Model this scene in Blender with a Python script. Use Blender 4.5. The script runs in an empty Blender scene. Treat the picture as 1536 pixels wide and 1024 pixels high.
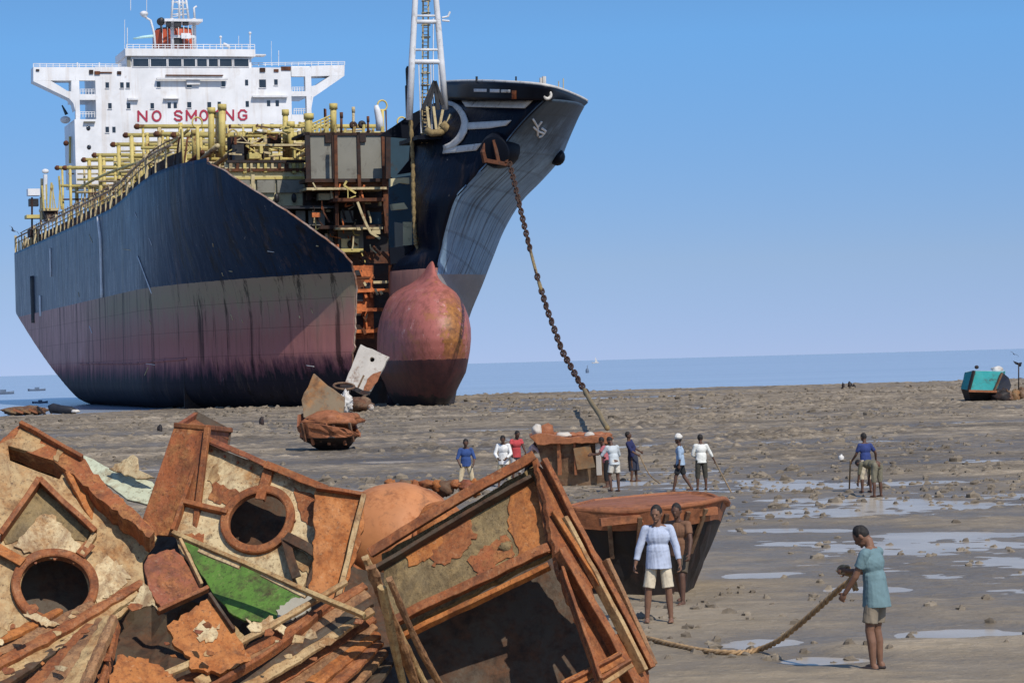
import bpy, bmesh, math, random
import numpy as np
from mathutils import Vector, Matrix, noise
from mathutils.bvhtree import BVHTree

random.seed(7)
SC = bpy.context.scene
COL = SC.collection
V = Vector

# ------------------------------------------------------------------ camera
FPX, CAMH, ROLL, PITCH = 4000.0, 3.8, math.atan(0.027), math.atan(31.3/4000)
_f = V((0, math.cos(PITCH), math.sin(PITCH)))
_u0 = V((0, -math.sin(PITCH), math.cos(PITCH)))
_r0 = V((1, 0, 0))
CR = _r0*math.cos(ROLL) - _u0*math.sin(ROLL)
CU = _u0*math.cos(ROLL) + _r0*math.sin(ROLL)
CAM = V((0, 0, CAMH))
cam_d = bpy.data.cameras.new('camera')
cam = bpy.data.objects.new('camera', cam_d); COL.objects.link(cam)
cam_d.sensor_width = 36; cam_d.lens = FPX/1536*36
cam_d.clip_start = 0.5; cam_d.clip_end = 90000
_m = Matrix.Identity(4)
for i in range(3):
    _m[i][0] = CR[i]; _m[i][1] = CU[i]; _m[i][2] = -_f[i]; _m[i][3] = CAM[i]
cam.matrix_world = _m
SC.camera = cam

def ray(px, py): return _f + CR*((px-768)/FPX) + CU*((512-py)/FPX)
def at(px, py, Y):
    d = ray(px, py); return CAM + d*(Y/d.y)
def gnd(px, py, z=0.0):
    d = ray(px, py); return CAM + d*((z-CAMH)/d.z)

# ------------------------------------------------------------------ ship frame
SHIP_O = V((-5.4, 247, 0)); SHIP_A = math.atan2(-0.9593, 0.2823)
SM = Matrix.Translation(SHIP_O) @ Matrix.Rotation(SHIP_A, 4, 'Z')
SMI = SM.inverted(); SR = SMI.to_3x3()
LC = SMI @ CAM
def lray(px, py): return SR @ ray(px, py)
def onx(px, py, x):
    d = lray(px, py); return LC + d*((x-LC.x)/d.x)

# ------------------------------------------------------------------ mesh builder
class MB:
    def __init__(s): s.v = []; s.f = []; s.uv = {}
    def add(s, vs, fs):
        n = len(s.v); s.v += [V(p) for p in vs]; s.f += [tuple(i+n for i in f) for f in fs]; return s
    def hexa(s, b, t):      # bottom 4, top 4 (same winding)
        s.add(list(b)+list(t), [(3,2,1,0),(4,5,6,7),(0,1,5,4),(1,2,6,5),(2,3,7,6),(3,0,4,7)]); return s
    def box(s, a, b):
        x0,y0,z0 = a; x1,y1,z1 = b
        x0,x1 = sorted((x0,x1)); y0,y1 = sorted((y0,y1)); z0,z1 = sorted((z0,z1))
        return s.hexa([(x0,y0,z0),(x1,y0,z0),(x1,y1,z0),(x0,y1,z0)], [(x0,y0,z1),(x1,y0,z1),(x1,y1,z1),(x0,y1,z1)])
    def bar(s, p, q, w, h, up=(0,0,1)):
        p, q = V(p), V(q); d = (q-p).normalized(); up = V(up)
        a = d.cross(up)
        if a.length < 1e-4: a = d.cross(V((1,0,0)))
        a.normalize(); b = a.cross(d); a *= w/2; b *= h/2
        return s.hexa([p-a-b, p+a-b, p+a+b, p-a+b], [q-a-b, q+a-b, q+a+b, q-a+b])
    def tube(s, pts, r, n=8, caps=True):
        pts = [V(p) for p in pts]; m = len(pts)
        rs = r if isinstance(r, (list, tuple)) else [r]*m
        base = len(s.v); prev = None
        for i, p in enumerate(pts):
            d = (pts[min(i+1,m-1)] - pts[max(i-1,0)]).normalized()
            if prev is None:
                a = d.cross(V((0,0,1)))
                if a.length < 1e-3: a = d.cross(V((1,0,0)))
            else: a = prev - d*prev.dot(d)
            a.normalize(); prev = a; b = d.cross(a)
            for k in range(n):
                t = 2*math.pi*k/n; s.v.append(p + (a*math.cos(t) + b*math.sin(t))*rs[i])
        for i in range(m-1):
            for k in range(n):
                k2 = (k+1) % n
                s.f.append((base+i*n+k, base+(i+1)*n+k, base+(i+1)*n+k2, base+i*n+k2)[::-1])
        if caps:
            s.f.append(tuple(base+k for k in range(n))[::-1]); s.f.append(tuple(base+(m-1)*n+k for k in range(n)))
        return s
    def prism(s, pts, off):
        pts = [V(p) for p in pts]; off = V(off); n = len(pts)
        s.add(pts + [p+off for p in pts], [tuple(range(n)), tuple(range(2*n-1, n-1, -1))] + [(i, i+n, (i+1)%n+n, (i+1)%n) for i in range(n)])
        return s
    def grid(s, rows):      # rows of equal length; stores uv
        nj = len(rows); ni = len(rows[0]); n = len(s.v)
        for j, r in enumerate(rows):
            for i, p in enumerate(r):
                s.uv[len(s.v)] = (i/(ni-1), j/(nj-1)); s.v.append(V(p))
        for j in range(nj-1):
            for i in range(ni-1):
                s.f.append((n+j*ni+i, n+j*ni+i+1, n+(j+1)*ni+i+1, n+(j+1)*ni+i))
        return s
    def ell(s, c, r, nu=16, nv=10, fn=None, rot=None):
        c = V(c); n = len(s.v)
        for j in range(nv+1):
            th = math.pi*j/nv
            for i in range(nu):
                ph = 2*math.pi*i/nu
                d = V((math.sin(th)*math.cos(ph), math.sin(th)*math.sin(ph), math.cos(th)))
                k = fn(d) if fn else 1
                p = V((d.x*r[0], d.y*r[1], d.z*r[2]))*k
                if rot: p = rot @ p
                s.v.append(c+p)
        for j in range(nv):
            for i in range(nu):
                i2 = (i+1) % nu
                s.f.append((n+j*nu+i, n+(j+1)*nu+i, n+(j+1)*nu+i2, n+j*nu+i2))
        return s
    def ring(s, c, ax, R, r, up=None, n=32, m=8, flat=1.0):   # torus
        c = V(c); ax = V(ax).normalized(); a = ax.cross(V((0,0,1)))
        if a.length < 1e-3: a = ax.cross(V((1,0,0)))
        a.normalize(); b = ax.cross(a); base = len(s.v)
        for i in range(n):
            t = 2*math.pi*i/n; e = a*math.cos(t)+b*math.sin(t)
            for k in range(m):
                q = 2*math.pi*k/m; s.v.append(c + e*(R + r*math.cos(q)) + ax*(r*flat*math.sin(q)))
        for i in range(n):
            for k in range(m):
                i2 = (i+1)%n; k2 = (k+1)%m
                s.f.append((base+i*m+k, base+i2*m+k, base+i2*m+k2, base+i*m+k2))
        return s
    def build(s, name, mat=None, parent=None, smooth=False, bevel=0, solid=0, solid_off=-1, label=None, merge=False, auto=None, sub=0):
        me = bpy.data.meshes.new(name)
        me.from_pydata([tuple(p) for p in s.v], [], s.f); me.update()
        bm = bmesh.new(); bm.from_mesh(me)
        if merge: bmesh.ops.remove_doubles(bm, verts=bm.verts, dist=1e-4)
        bmesh.ops.recalc_face_normals(bm, faces=bm.faces)
        bm.to_mesh(me); bm.free()
        if s.uv and not merge:
            l = me.uv_layers.new(name='UVMap')
            for lp in me.loops: l.data[lp.index].uv = s.uv.get(lp.vertex_index, (0,0))
        if smooth:
            me.polygons.foreach_set('use_smooth', [True]*len(me.polygons))
            if auto: me.set_sharp_from_angle(angle=math.radians(auto))
        o = bpy.data.objects.new(name, me); COL.objects.link(o)
        if mat: me.materials.append(mat)
        if parent: o.parent = parent
        if solid:
            m = o.modifiers.new('solid', 'SOLIDIFY'); m.thickness = solid; m.offset = solid_off
        if bevel:
            m = o.modifiers.new('bevel', 'BEVEL'); m.width = bevel; m.segments = 2; m.limit_method = 'ANGLE'; m.angle_limit = math.radians(35)
        if sub:
            m = o.modifiers.new('sub', 'SUBSURF'); m.levels = sub; m.render_levels = sub
        if label: o['label'] = label
        return o

def tag(o, label=None, cat=None, group=None, kind=None):
    if label: o['label'] = label
    if cat: o['category'] = cat
    if group: o['group'] = group
    if kind: o['kind'] = kind
    return o
def empty(name, loc=(0,0,0), rz=0):
    o = bpy.data.objects.new(name, None); COL.objects.link(o); o.location = loc; o.rotation_euler = (0,0,rz)
    o.empty_display_size = 0.3
    return o
def lerp(a, b, t): return a + (b-a)*t
def smooth(t): t = max(0., min(1., t)); return t*t*(3-2*t)
def interp(x, xs, ys):
    return float(np.interp(x, xs, ys))
def catmull(pts, n):
    pts = [V(p) for p in pts]; out = []
    for i in range(len(pts)-1):
        p0 = pts[max(i-1,0)]; p1 = pts[i]; p2 = pts[i+1]; p3 = pts[min(i+2,len(pts)-1)]
        for k in range(n):
            t = k/n
            out.append(0.5*((2*p1)+(p2-p0)*t+(2*p0-5*p1+4*p2-p3)*t*t+(3*p1-p0-3*p2+p3)*t**3))
    out.append(pts[-1]); return out

# ------------------------------------------------------------------ materials
class NT:
    def __init__(s, name):
        s.m = bpy.data.materials.new(name); s.m.use_nodes = True; s.t = s.m.node_tree
        s.b = s.t.nodes['Principled BSDF']; s._c = {}
    def n(s, typ, **kw):
        x = s.t.nodes.new(typ)
        for k, v in kw.items():
            if k in x.inputs: x.inputs[k].default_value = v
            else: setattr(x, k, v)
        return x
    def l(s, a, b): s.t.links.new(a, b)
    def co(s, kind='Object', scale=(1,1,1), rot=(0,0,0)):
        k = (kind, tuple(scale), tuple(rot))
        if k in s._c: return s._c[k]
        tc = s.n('ShaderNodeTexCoord'); mp = s.n('ShaderNodeMapping'); mp.inputs['Scale'].default_value = scale; mp.inputs['Rotation'].default_value = rot
        s.l(tc.outputs[kind], mp.inputs['Vector']); s._c[k] = mp.outputs[0]; return mp.outputs[0]
    def noise(s, vec, scale, detail=6, rough=0.6, dist=0.0):
        x = s.n('ShaderNodeTexNoise'); x.inputs['Scale'].default_value = scale; x.inputs['Detail'].default_value = detail
        x.inputs['Roughness'].default_value = rough; x.inputs['Distortion'].default_value = dist
        s.l(vec, x.inputs['Vector']); return x.outputs['Fac']
    def ramp(s, fac, stops, mode='LINEAR'):
        r = s.n('ShaderNodeValToRGB'); r.color_ramp.interpolation = mode
        el = r.color_ramp.elements
        while len(el) < len(stops): el.new(0.5)
        for e, (p, c) in zip(el, stops):
            e.position = p; e.color = (c[0], c[1], c[2], 1) if not isinstance(c, (int, float)) else (c, c, c, 1)
        s.l(fac, r.inputs[0]); return r.outputs[0]
    def mix(s, fac, a, b, mode='MIX'):
        x = s.n('ShaderNodeMix', data_type='RGBA', blend_type=mode)
        for inp, val in ((0, fac), (6, a), (7, b)):
            if hasattr(val, 'is_output'): s.l(val, x.inputs[inp])
            elif inp == 0: x.inputs[0].default_value = val
            else: x.inputs[inp].default_value = (val[0], val[1], val[2], 1)
        return x.outputs[2]
    def math(s, op, a, b=None, c=None):
        x = s.n('ShaderNodeMath', operation=op)
        for i, val in enumerate((a, b, c)):
            if val is None: continue
            if hasattr(val, 'is_output'): s.l(val, x.inputs[i])
            else: x.inputs[i].default_value = val
        return x.outputs[0]
    def sep(s, vec):
        x = s.n('ShaderNodeSeparateXYZ'); s.l(vec, x.inputs[0]); return x.outputs
    def bump(s, h, strength=0.4, dist=0.02, normal=None):
        x = s.n('ShaderNodeBump'); x.inputs['Strength'].default_value = strength; x.inputs['Distance'].default_value = dist
        s.l(h, x.inputs['Height'])
        if normal is not None: s.l(normal, x.inputs['Normal'])
        s.l(x.outputs[0], s.b.inputs['Normal']); return x.outputs[0]
    def col(s, c):
        if hasattr(c, 'is_output'): s.l(c, s.b.inputs['Base Color'])
        else: s.b.inputs['Base Color'].default_value = (c[0], c[1], c[2], 1)
    def rough(s, r):
        if hasattr(r, 'is_output'): s.l(r, s.b.inputs['Roughness'])
        else: s.b.inputs['Roughness'].default_value = r

def mat_simple(name, c1, c2=None, scale=3.0, rough=0.7, bump=0.0, bdist=0.01, stretch=(1,1,1), lo=0.35, hi=0.65, spec=0.4, metal=0.0):
    t = NT(name); v = t.co('Object', stretch)
    if c2 is None: c2 = tuple(x*0.7 for x in c1)
    f = t.noise(v, scale); t.col(t.ramp(f, [(lo, c1), (hi, c2)])); t.rough(rough)
    t.b.inputs['Specular IOR Level'].default_value = spec; t.b.inputs['Metallic'].default_value = metal
    if bump: t.bump(t.noise(v, scale*4, 5), bump, bdist)
    return t.m
def mat_rust(name, paint, rust1=(0.20,0.065,0.02), rust2=(0.075,0.025,0.012), amount=0.5, scale=1.5, rough=0.75, bump=0.5, bdist=0.015, stretch=(1,1,1), grime=(0.05,0.035,0.025), edge=0.06, fine=1.0, dent=0.0, streak=0.0):
    """chipped paint over rust: big patches, ragged edges, grime streaks and pitting"""
    t = NT(name); v = t.co('Object', stretch)
    big = t.noise(v, scale, 8, 0.68, 0.3); fine_n = t.noise(v, scale*7*fine, 6, 0.7)
    mixn = t.math('ADD', t.math('MULTIPLY', big, 0.72), t.math('MULTIPLY', fine_n, 0.28))
    a = 0.5 + (0.5-amount)*0.42
    mask = t.ramp(mixn, [(max(0,a-edge), 0.0), (min(1,a+edge), 1.0)])
    rustc = t.ramp(t.noise(v, scale*3.1, 7, 0.7), [(0.34, rust2), (0.66, rust1)])
    pv = t.ramp(t.noise(v, scale*1.7, 5, 0.6), [(0.3, paint), (0.72, tuple(c*0.78 for c in paint))])
    c = t.mix(mask, pv, rustc)
    g = t.ramp(t.noise(v, scale*2.3, 7, 0.72, 0.6), [(0.56, 0.0), (0.74, 0.75)])
    c = t.mix(g, c, grime)
    t.col(c); t.rough(t.ramp(mask, [(0, rough-0.15), (1, min(1,rough+0.12))]))
    t.b.inputs['Specular IOR Level'].default_value = 0.35
    if dent:        # flaking scale: dark pits and pale flakes, plus long stains
        c = t.mix(t.ramp(t.noise(v, scale*9, 5, 0.75), [(0.55, 0.0), (0.66, 0.8)]), c, tuple(q*0.45 for q in rust2))
        c = t.mix(t.ramp(t.noise(v, scale*5.5, 6, 0.78, 0.5), [(0.57, 0.0), (0.65, 0.65)]), c, tuple(min(1, q*0.55+0.20*k) for q, k in zip(paint, (1.0, .72, .42))))
        c = t.mix(t.ramp(t.noise(t.co('Object', (1.6, 1.6, .35)), 2.6, 6, 0.7, .8), [(0.50, 0.0), (0.66, 0.7)]), c, tuple(q*0.8 for q in rust2)); t.col(c)
    if streak:
        sv = t.noise(t.co('Object', (0.75, 0.75, 0.05)), 1.0, 7, 0.75); c = t.mix(t.ramp(sv, [(0.52, 0.0), (0.64, streak)]), c, rust1); t.col(c)
    if bump:
        h = mixn
        if dent: h = t.math('ADD', mixn, t.math('MULTIPLY', t.noise(v, scale*0.45, 3, 0.5), dent))
        t.bump(h, bump, bdist)
    return t.m
# ------------------------------------------------------------------ light
SUNV = V((0.35, -0.57, 0.72)).normalized()
EL = math.asin(SUNV.z); AZ = math.atan2(SUNV.x, SUNV.y)
w = bpy.data.worlds.new('World'); SC.world = w; w.use_nodes = True
nt = w.node_tree; bg = nt.nodes['Background']
sky = nt.nodes.new('ShaderNodeTexSky'); sky.sky_type = 'NISHITA'; sky.sun_disc = False
sky.sun_elevation = EL; sky.sun_rotation = AZ; sky.air_density = 1.0; sky.dust_density = 0.3; sky.ozone_density = 1.6; sky.altitude = 0
tc = nt.nodes.new('ShaderNodeTexCoord'); mp = nt.nodes.new('ShaderNodeMapping')
mp.inputs['Location'].default_value = (0, 0, 0.13); mp.inputs['Scale'].default_value = (1, 1, 3.0)
nt.links.new(tc.outputs['Generated'], mp.inputs[0]); nt.links.new(mp.outputs[0], sky.inputs[0])
sx = nt.nodes.new('ShaderNodeSeparateXYZ'); nt.links.new(tc.outputs['Generated'], sx.inputs[0])
mr = nt.nodes.new('ShaderNodeMapRange'); mr.inputs['From Min'].default_value = 0; mr.inputs['From Max'].default_value = 0.4; nt.links.new(sx.outputs[2], mr.inputs[0])
rp = nt.nodes.new('ShaderNodeValToRGB')
for _ in range(3): rp.color_ramp.elements.new(0.5)
for el, (p_, c_) in zip(rp.color_ramp.elements, [(0.0,(0.40,0.36,0.43)), (0.09,(0.52,0.495,0.50)), (0.30,(0.52,0.78,0.88)), (0.6,(0.5,0.68,0.8)), (1.0,(0.5,0.58,0.66))]):
    el.position = p_; el.color = (*c_, 1)
nt.links.new(mr.outputs[0], rp.inputs[0])
mx = nt.nodes.new('ShaderNodeMix'); mx.data_type = 'RGBA'; mx.blend_type = 'MULTIPLY'; mx.inputs[0].default_value = 1
nt.links.new(sky.outputs[0], mx.inputs[6]); nt.links.new(rp.outputs[0], mx.inputs[7])
vm = nt.nodes.new('ShaderNodeVectorMath'); vm.operation = 'SCALE'; vm.inputs['Scale'].default_value = 2.0; nt.links.new(mx.outputs[2], vm.inputs[0])
nt.links.new(vm.outputs[0], bg.inputs[0]); bg.inputs[1].default_value = 0.13
sun_d = bpy.data.lights.new('sun', 'SUN'); sun_d.energy = 4.0; sun_d.angle = math.radians(0.5); sun_d.color = (1, 0.94, 0.85)
sun = bpy.data.objects.new('sun', sun_d); COL.objects.link(sun)
sun.rotation_euler = (-SUNV).to_track_quat('-Z', 'Y').to_euler(); sun.location = (0, 0, 80)
SC.view_settings.view_transform = 'Standard'; SC.view_settings.look = 'None'; SC.view_settings.exposure = 0.0; SC.view_settings.gamma = 1

# ------------------------------------------------------------------ ground
def _hash(ix, iy, seed):
    h = (ix.astype(np.int64)*374761393 + iy.astype(np.int64)*668265263 + seed*982451653) & 0x7fffffff
    h = ((h ^ (h >> 13))*1274126177) & 0x7fffffff
    return ((h ^ (h >> 16)) & 0xffff)/65535.0
def vnoise(x, y, seed=0):
    ix = np.floor(x); iy = np.floor(y); fx = x-ix; fy = y-iy
    fx = fx*fx*(3-2*fx); fy = fy*fy*(3-2*fy)
    a = _hash(ix, iy, seed); b = _hash(ix+1, iy, seed); c = _hash(ix, iy+1, seed); d = _hash(ix+1, iy+1, seed)
    return (a+(b-a)*fx) + ((c+(d-c)*fx)-(a+(b-a)*fx))*fy
def fbm(x, y, oct=4, seed=0, gain=0.5):
    s = 0; a = 1; n = 0
    for o in range(oct):
        s = s + a*vnoise(x*2**o + 17.3*o, y*2**o + 9.1*o, seed+o); n += a; a *= gain
    return s/n
def shore(x):      # distance of the water's edge
    return np.interp(x, [-400, -60, -44, -30, -8, 10, 60, 400], [250, 252, 262, 300, 326, 338, 346, 360])
POOLS = []
for px, py, wx, wy in [(1180,793,130,6),(1410,800,150,7),(1510,838,50,6),(1170,958,120,16),(1420,946,130,9),(1330,722,210,5),(1030,612,140,2.2),(880,597,190,2.2),(1480,690,110,4),(600,692,110,4),(1240,985,90,8),(1120,860,90,6),(1290,880,60,5)]:
    c0_ = gnd(px, py); c1_ = gnd(px, py-wy); POOLS.append((c0_.x, c0_.y, wx*c0_.y/FPX, max(.5, c1_.y-c0_.y), .085))
def gheight(x, y):
    x = np.asarray(x, float); y = np.asarray(y, float)
    low = fbm(x*0.055, y*0.085, 3, 5)-0.5           # broad banks and pools
    mid = fbm(x*0.38, y*0.55, 4, 21)-0.5
    r = np.abs(fbm(x*0.9, y*1.3, 4, 40)-0.5)*2      # trampled ridges
    far = np.clip((y-60)/120, 0, 1)
    amp = 0.7 + 0.7*far
    h = 0.02 + low*0.26 + (mid*0.12 - (r-0.3)*0.06 )*amp
    rough = np.clip(fbm(x*0.12+40, y*0.05, 2, 77)*2.2-0.55, 0.15, 1)
    h = h + (fbm(x*2.1, y*2.6, 3, 60)-0.5)*0.12*rough*amp
    cl = np.clip(fbm(x*1.5+7, y*1.1, 3, 91)-0.60, 0, 1)*np.clip(fbm(x*.11, y*.06, 2, 95)*3-1.0, 0, 1)
    h = h + cl*(0.5+0.55*far)*np.clip((y-45)/25, 0.15, 1)      # heaps of dug mud
    # a drier tan flat in the middle distance, wetter to the right foreground
    wet = np.exp(-((y-55)/22)**2)*np.clip((x-1.5)/6, 0, 1)
    h = h - 0.035*wet
    for cx, cy, ax_, ay_, dp in POOLS:
        d = ((x-cx)/ax_)**2+((y-cy)/ay_)**2+(fbm(x*.5, y*.5, 3, 51)-.5)*1.6; g = np.exp(-np.clip(d, 0, 9)); h = h*(1-.6*g)-dp*g
    s = shore(x); h = h - np.clip((y-(s-14))/14, 0, 1)*0.20 - np.clip((y-s)/30, 0, 1)*0.8
    return h
def gz(x, y): return float(gheight(np.array([x]), np.array([y]))[0])
ys = [20.0]
while ys[-1] < 420: ys.append(ys[-1] + max(0.07, 0.0012*ys[-1]*max(1, ys[-1]/110)))
ys = np.array(ys); nc = 560
cs = np.linspace(-1, 1, nc); cs = np.sign(cs)*(0.75*np.abs(cs)+0.25*np.abs(cs)**4)
X = cs[None, :]*(0.27*ys[:, None] + 1.5); Y = np.repeat(ys[:, None], nc, 1)
Z = gheight(X, Y)
fade = np.clip((1-np.abs(cs))/0.02, 0, 1)[None, :]
Z = Z*fade + (-0.12)*(1-fade)
nr = len(ys)
verts = np.stack([X, Y, Z], -1).reshape(-1, 3)
idx = np.arange(nr*nc).reshape(nr, nc)
fc = np.stack([idx[:-1, :-1], idx[:-1, 1:], idx[1:, 1:], idx[1:, :-1]], -1).reshape(-1, 4)
# outer skirt
e = 60000.0
base = len(verts)
outer = []
left = [idx[j, 0] for j in range(nr)]; right = [idx[j, -1] for j in range(nr)]
verts = verts.tolist(); faces = fc.tolist()
lo = []; ro = []
for j in range(nr):
    lo.append(len(verts)); verts.append([-500.0, float(ys[j]), -0.12 if ys[j] < 240 else -1.0])
    ro.append(len(verts)); verts.append([500.0, float(ys[j]), -0.12 if ys[j] < 330 else -1.0])
for j in range(nr-1):
    faces.append([lo[j], int(left[j]), int(left[j+1]), lo[j+1]]); faces.append([int(right[j]), ro[j], ro[j+1], int(right[j+1])])
n0 = len(verts); verts += [[-500, -200, -0.12], [500, -200, -0.12]]
faces.append([n0, n0+1, ro[0]] + [int(idx[0, i]) for i in range(nc-1, -1, -1)] + [lo[0]])
n1 = len(verts); verts += [[-e, e, -6], [e, e, -6]]
faces.append([lo[-1]] + [int(idx[-1, i]) for i in range(nc)] + [ro[-1], n1+1, n1])
me = bpy.data.meshes.new('mudflat_ground'); me.from_pydata(verts, [], faces); me.update()
me.polygons.foreach_set('use_smooth', [True]*len(me.polygons))
ground = bpy.data.objects.new('mudflat_ground', me); COL.objects.link(ground); tag(ground, kind='structure')
t = NT('mud'); v = t.co('Object'); va = t.co('Object', (1, 1.35, 1))
z = t.sep(v)[2]
c = t.ramp(t.noise(va, 0.12, 6, 0.65), [(0.36, (0.135,0.108,0.078)), (0.5, (0.285,0.225,0.155)), (0.64, (0.42,0.335,0.235))])
c = t.mix(t.ramp(t.noise(va, 1.1, 7, 0.7), [(0.42, 0.0), (0.66, 0.8)]), c, (0.085,0.067,0.047))
c = t.mix(t.ramp(t.noise(va, 3.5, 6, 0.72), [(0.56, 0.0), (0.70, 0.75)]), c, (0.52,0.435,0.325))
yy = t.math('MULTIPLY', t.sep(v)[1], 0.01)
c = t.mix(t.math('MULTIPLY', t.ramp(t.math('ADD', yy, t.math('MULTIPLY', t.math('SUBTRACT', t.noise(va, 0.09, 5, 0.65), 0.5), 0.9)), [(0.45, 0.62), (0.95, 0.0)]), t.ramp(t.noise(va, 2.2, 6, 0.7), [(0.3, 0.45), (0.7, 1.0)])), c, (0.44,0.345,0.225))
wetm = t.ramp(t.math('ADD', z, t.math('MULTIPLY', t.noise(va, 0.8, 4), 0.05)), [(0.0, 1.0), (0.085, 0.0)])
c = t.mix(t.math('MULTIPLY', wetm, 0.55), c, (0.10,0.085,0.066))
t.col(c); t.rough(t.ramp(wetm, [(0, 0.92), (1, 0.42)])); t.b.inputs['Specular IOR Level'].default_value = 0.3
t.bump(t.math('ADD', t.noise(va, 6.0, 8, 0.7), t.math('MULTIPLY', t.noise(va, 1.6, 5, 0.6), 1.2)), 0.75, 0.09)
me.materials.append(t.m)

# shallow pools that fill the hollows of the flat
t = NT('pool_water'); t.col(t.ramp(t.noise(t.co('Object', (1, 1, 1)), 0.5, 4), [(0.35, (0.36,0.30,0.225)), (0.65, (0.46,0.39,0.30))])); t.rough(0.24); t.b.inputs['IOR'].default_value = 1.2
t.bump(t.noise(t.co('Object', (1, 0.5, 1)), 2.5, 4), 0.03, 0.02)
mb = MB(); mb.add([(-120, 22, -0.047), (120, 22, -0.047), (120, 325, -0.047), (-62, 249, -0.047), (-120, 249, -0.047)], [(0, 1, 2, 3, 4)])
tag(mb.build('pool_water', t.m), kind='structure')
# sea
t = NT('sea_water'); t.rough(0.22); t.b.inputs['IOR'].default_value = 1.33
vv = t.co('Object', (0.35, 1, 1)); t.col(t.ramp(t.noise(t.co('Object', (0.004, 0.02, 1)), 1.0, 4), [(0.35, (0.33,0.39,0.47)), (0.65, (0.37,0.43,0.51))]))
t.bump(t.math('ADD', t.noise(vv, 0.6, 5), t.noise(vv, 0.08, 3)), 0.22, 0.4)
mb = MB(); mb.add([(-e, 225, -0.10), (-50, 225, -0.10), (0, 290, -0.10), (e, 290, -0.10), (e, e, -0.10), (-e, e, -0.10)], [(0,1,2,3,4,5)])
tag(mb.build('sea_water', t.m), kind='structure')
# thin foam line where the tide edges up the mud
# ================================================================== SHIP
nt.links.remove(mp.outputs[0].links[0]); nm = nt.nodes.new('ShaderNodeVectorMath'); nm.operation = 'NORMALIZE'
nt.links.new(mp.outputs[0], nm.inputs[0]); nt.links.new(nm.outputs[0], sky.inputs[0])

ship = empty('cargo_ship', SHIP_O, SHIP_A)
tag(ship, 'huge navy and red tanker ship beached on the mud with its bow cut open', 'ship')

def hull_mat(name, navy, low, streak=1.0):
    t = NT(name); v = t.co('Object'); z = t.sep(v)[2]
    n1 = t.noise(t.co('Object', (0.25, 0.25, 0.12)), 1.0, 6, 0.7); n2 = t.noise(t.co('Object', (1.3, 1.3, 0.35)), 1.0, 6, 0.7)
    n3 = t.noise(t.co('Object', (0.9, 0.9, 0.06)), 1.0, 6, 0.75)
    zz = t.math('ADD', z, t.math('ADD', t.math('MULTIPLY', t.math('SUBTRACT', n3, 0.5), 4.5), t.math('MULTIPLY', t.math('SUBTRACT', n2, 0.5), 2.6)))
    bands = t.ramp(t.math('DIVIDE', zz, 14.0), low)
    top = t.math('GREATER_THAN', z, t.math('ADD', 12.72, t.math('MULTIPLY', t.math('SUBTRACT', n2, 0.5), 0.12)))
    aft = t.math('MULTIPLY', t.ramp(t.math('MULTIPLY', t.sep(v)[0], -0.01), [(0.70, 0.0), (1.0, 1.0)]), t.ramp(t.math('DIVIDE', zz, 14.0), [(0.33, 0.0), (0.40, 0.85)]))
    bands = t.mix(aft, bands, t.ramp(n2, [(0.3, (0.62,0.36,0.33)), (0.7, (0.38,0.22,0.19))])) if streak == 1.0 else bands
    nav = t.ramp(n1, [(0.3, navy), (0.7, tuple(c*1.7 for c in navy))])
    c = t.mix(top, bands, nav)
    # vertical run marks: thin rusty and dark streaks
    st = t.noise(t.co('Object', (0.55, 0.55, 0.018)), 1.0, 8, 0.75)
    c = t.mix(t.ramp(st, [(0.535, 0.0), (0.60, 0.75*streak)]), c, (0.014,0.012,0.012))
    st2 = t.noise(t.co('Object', (0.42, 0.42, 0.03), (0,0,0)), 1.7, 8, 0.75)
    c = t.mix(t.ramp(st2, [(0.56, 0.0), (0.63, 0.28*streak)]), c, (0.15,0.10,0.08))
    # scuffs
    sc = t.noise(t.co('Object', (0.8, 0.8, 0.5)), 1.6, 9, 0.8)
    c = t.mix(t.ramp(sc, [(0.635, 0.0), (0.67, 0.55)]), c, (0.30,0.28,0.26))
    # plate seams
    bt = t.n('ShaderNodeTexBrick'); bt.inputs['Scale'].default_value = 1.0; bt.inputs['Mortar Size'].default_value = 0.035; bt.inputs['Mortar Smooth'].default_value = 0.6
    bt.inputs['Brick Width'].default_value = 9.0; bt.inputs['Row Height'].default_value = 2.6
    cb = t.n('ShaderNodeCombineXYZ'); sp = t.sep(v); t.l(sp[0], cb.inputs[0]); t.l(sp[2], cb.inputs[1]); t.l(cb.outputs[0], bt.inputs['Vector'])
    seam = bt.outputs['Fac']
    c = t.mix(t.math('MULTIPLY', seam, 0.38), c, (0.01,0.01,0.012))
    t.col(c); t.rough(t.mix(top, (0.6,0.6,0.6), t.ramp(n2, [(0.3, 0.24), (0.7, 0.36)]))); t.b.inputs['Specular IOR Level'].default_value = 0.06
    dent = t.math('ADD', t.noise(t.co('Object', (0.22, 0.22, 0.14)), 1.0, 3), t.math('MULTIPLY', t.noise(t.co('Object', (0.30, 0.30, 0.012)), 1.0, 4, 0.6), 0.9))
    t.bump(t.math('ADD', t.math('ADD', dent, t.math('MULTIPLY', seam, -0.06)), t.math('MULTIPLY', n2, 0.10)), 0.55, 0.25)
    return t.m
M = {}
M['hull'] = hull_mat('hull_paint', (0.004,0.014,0.034),
    [(0.0,(0.024,0.022,0.027)), (0.22,(0.028,0.024,0.032)), (0.29,(0.19,0.078,0.09)), (0.35,(0.40,0.165,0.15)), (0.50,(0.36,0.155,0.13)), (0.66,(0.33,0.195,0.155)), (0.80,(0.29,0.235,0.155)), (0.93,(0.31,0.23,0.165))])
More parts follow.
